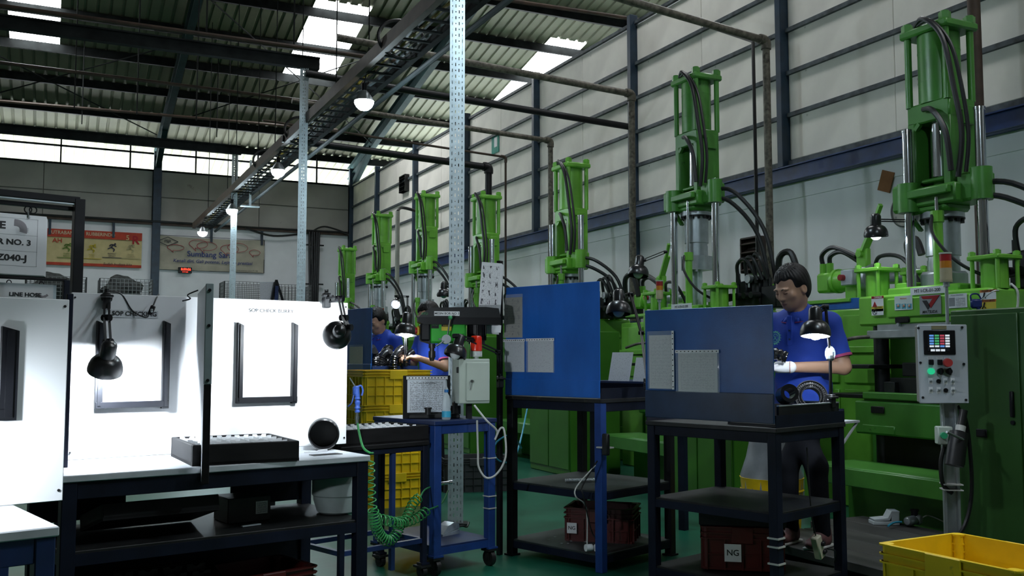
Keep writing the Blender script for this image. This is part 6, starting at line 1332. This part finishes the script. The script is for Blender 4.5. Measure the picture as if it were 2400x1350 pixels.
    # trousers and shoes
    def legs(P):
        f = ell(P, hip - [0, 0, .06], (.165, .12, .13))
        for s, k in ((-1, 'l'), (1, 'r')):
            kn, an = np.array(J['kn' + k]), np.array(J['an' + k]); f = smin(f, cap(P, hip + [s * .08, 0, -.06], kn, .088, .062), .04); f = smin(f, cap(P, kn, an, .062, .048), .03)
        return smax(f, P[..., 2] - hip[2], .01)
    lo2 = np.minimum(np.array(J['anl']), np.array(J['anr'])) - .2; lo2[2] = .02; hi2 = np.maximum(np.maximum(np.array(J['anl']), np.array(J['anr'])), hip) + .22; hi2[2] = hip[2] + .02; lo2[:2] = np.minimum(lo2[:2], hip[:2] - .22); hi2[:2] = np.maximum(hi2[:2], hip[:2] + .22)
    net_obj('trousers', legs, lo2, hi2, .013, m_trouser, t)
    for k in ('l', 'r'):
        an = np.array(J['an' + k]); a0 = np.array([an[0], an[1], .045])
        def shoe(P): return smax(smin(smin(ell(P, a0 + [0, -.02, .0], (.042, .07, .05)), ell(P, a0 + [0, -.10, -.012], (.045, .075, .032)), .03), cap(P, a0 + [0, .02, .0], a0 + [0, .02, .05], .043, .042), .03), .012 - P[..., 2], .004)
        net_obj('shoe', shoe, a0 - [.09, .2, .05], a0 + [.09, .1, .12], .008, M('red_grey_shoe', (.12, .05, .05), .6, var=.4, scale=25), t)
        q = MB(); q.box((an[0], an[1] - .04, .008), (.085, .23, .016), .005); q.go('sole', m_cable, t)
    # hands
    for k, s in (('l', 1), ('r', -1)):
        wr = np.array(J['wr' + k]); hd = np.array(J['hd' + k]); d = hd - wr; d /= np.linalg.norm(d)
        pn = np.array(J.get('pn' + k, (0, 0, 1)), float); pn -= d * (pn @ d); pn /= np.linalg.norm(pn); sd = np.cross(d, pn) * s   # sd: toward the thumb
        R = 1.12 if glove else 1.0
        def hand(P):
            f = cap(P, wr, wr + d * .03, .027 * R, .03 * R)
            for j in range(4):
                o = (j - 1.5) * .019; base = wr + d * (.085 - .003 * abs(j - 1)) - sd * o; f = smin(f, cap(P, wr + d * .025 - sd * o * .7, base, .0155 * R, .0125 * R), .012)
                L_ = (.036, .041, .038, .03)[j]; p1 = base + d * L_ * .85 - pn * L_ * .5; p2 = p1 + d * L_ * .35 - pn * L_ * .75; p3 = p2 - pn * L_ * .45 - d * L_ * .3
                fg = np.minimum(np.minimum(cap(P, base, p1, .0105 * R, .0095 * R), cap(P, p1, p2, .0095 * R, .009 * R)), cap(P, p2, p3, .009 * R, .008 * R)); f = smin(f, fg, .004)
            t0 = wr + d * .03 + sd * .02; t1 = wr + d * .06 + sd * .045 - pn * .015; t2 = t1 + d * .03 + sd * .004 - pn * .012; f = smin(f, np.minimum(cap(P, t0, t1, .016 * R, .013 * R), cap(P, t1, t2, .012 * R, .0095 * R)), .01)
            if glove: f = smin(f, cap(P, wr - d * .035, wr, .034, .031), .01)
            return f
        cc = wr + d * .06; net_obj('glove' if glove else 'hand', hand, cc - .13, cc + .13, .0042, m_glove if glove else m_skin, t)
        if glove:
            X = Vector(d).to_track_quat('Z', 'Y').to_matrix().to_4x4(); X.translation = wr - d * .034; q = MB(); q.open_lathe([(.033, -.004), (.0355, 0), (.033, .004)], 20, X); q.go('glove_hem', M('glove_hem', (.5, .25, .2), .8), t)
    return t
# the man in blue at the dull blue screen
wloc = ad(1880, 1100, 5.62); wloc.z = .12
FACE = -PI / 2 + .34      # facing the screen and a little toward the camera
J = dict(neck=(0, .0, 1.36), shl=(.182, .02, 1.285), shr=(-.182, .0, 1.285), ell=(.255, .03, 1.03), elr=(-.25, -.02, 1.03), wrl=(.03, -.24, 1.03), wrr=(-.14, -.25, 1.05),
         hdl=(-.07, -.29, 1.03), hdr=(-.07, -.33, 1.04), pnl=(0.1, -.2, 1), pnr=(0, -.1, 1), hip=(0, .03, .82), knl=(.09, .0, .46), knr=(-.09, .0, .46), anl=(.10, .03, .08), anr=(-.10, .03, .08))
W1 = make_person('man in royal blue polo and white gloves, looking down at his work', wloc, FACE, 1.6, J, .0075, (.36, 0, -.28), (-.01, -.06, 1.49))
q = MB()   # gear emblem on the chest, buttons
for i in range(16):
    a = 2 * PI * i / 16; q.bar((.034 * math.cos(a), 0, .034 * math.sin(a)), (.042 * math.cos(a), 0, .042 * math.sin(a)), .008, .003)
q.tube([(.033 * math.cos(a), 0, .033 * math.sin(a)) for a in np.linspace(0, 2 * PI, 30)], .0035, 5); q.tube([(.022 * math.cos(a), 0, .022 * math.sin(a)) for a in np.linspace(0, 2 * PI, 24)], .002, 5); q.bar((-.012, 0, -.014), (.012, 0, .014), .005, .002); q.bar((.012, 0, -.014), (-.012, 0, .014), .005, .002)
o = q.go('gear_emblem', M('emblem_green', (.12, .42, .36), .7), W1); o.location = (-.09, -.118, 1.20); o.rotation_euler = (-.12, 0, -.18)
q = MB(); q.box((.012, -.133, 1.24), (.03, .004, .17), .002, X=Matrix.Translation((0, 0, 0))); o = q.go('placket', m_shirt, W1); o.rotation_euler = (0, 0, 0)
for z in (1.19, 1.24): q = MB(); q.cyl((.012, -.135, z), (.012, -.139, z), .006, n=10); q.go('button', m_navy, W1)
# the ribbed hose in his hands
hl = Vector(J['hdl']); rp = W1.matrix_basis @ Vector((-.035, -.335, 1.085))
t = thing('rubber_hose', 'black ribbed rubber hose held in the white gloves of the man in blue', 'rubber part', rp, FACE)
q = MB(); q.tube([(-.09, .02, -.01), (-.03, .0, .02), (.04, .01, .025), (.11, .05, .0)], lambda k: .033 + .0035 * math.sin(k * 70), 16, 14); q.go('body', m_gloss, t)
# his yellow drum and the grey plastic sheet behind the table
p = ad(1840, 1160, 5.5); p.z = 0
t = thing('yellow_bin', 'worn yellow bin lined with a grey plastic sheet beside the man in blue', 'bin', ad(1808, 1100, 6.3).to_tuple()[:2] + (.0,), .2)
q = MB(); q.open_lathe([(.17, 0), (.2, .42), (.205, .43), (.195, .43), (.165, .01)], 32); q.lathe([(0, .005), (.165, .01)], 32); q.open_lathe([(.196, .34), (.204, .35), (.198, .36)], 32); q.go('shell', m_yellow, t); q = MB(); q.open_lathe([(.193, .3), (.2, .44), (.16, .56), (.13, .7)], 20); q.go('plastic_liner', m_apron, t)
# far workers
J2 = dict(J); J2.update(wrl=(.06, -.26, 1.12), wrr=(-.1, -.26, 1.12), hdl=(-.02, -.33, 1.12), hdr=(0, -.33, 1.12))
p = ad(893, 900, 9.85); W2 = make_person('far worker in a blue polo bending over the pile of rubber parts', (p.x, p.y, .1), FACE + .15, 1.6, J2, .012, (.5, 0, .05), (0, -.08, 1.48), glove=True)
J3 = dict(J); J3.update(ell=(.28, -.04, 1.02), elr=(-.25, -.06, 1.03), wrl=(.22, -.29, 1.10), wrr=(-.05, -.3, 1.1), hdl=(.15, -.37, 1.12), hdr=(0.03, -.35, 1.12))
p = ad(1012, 900, 9.1); W3 = make_person('far worker in a blue polo, face hidden behind the bench drill', (p.x, p.y, .1), FACE - .1, 1.6, J3, .012, (.3, 0, -.1), (0, -.05, 1.50), glove=False)
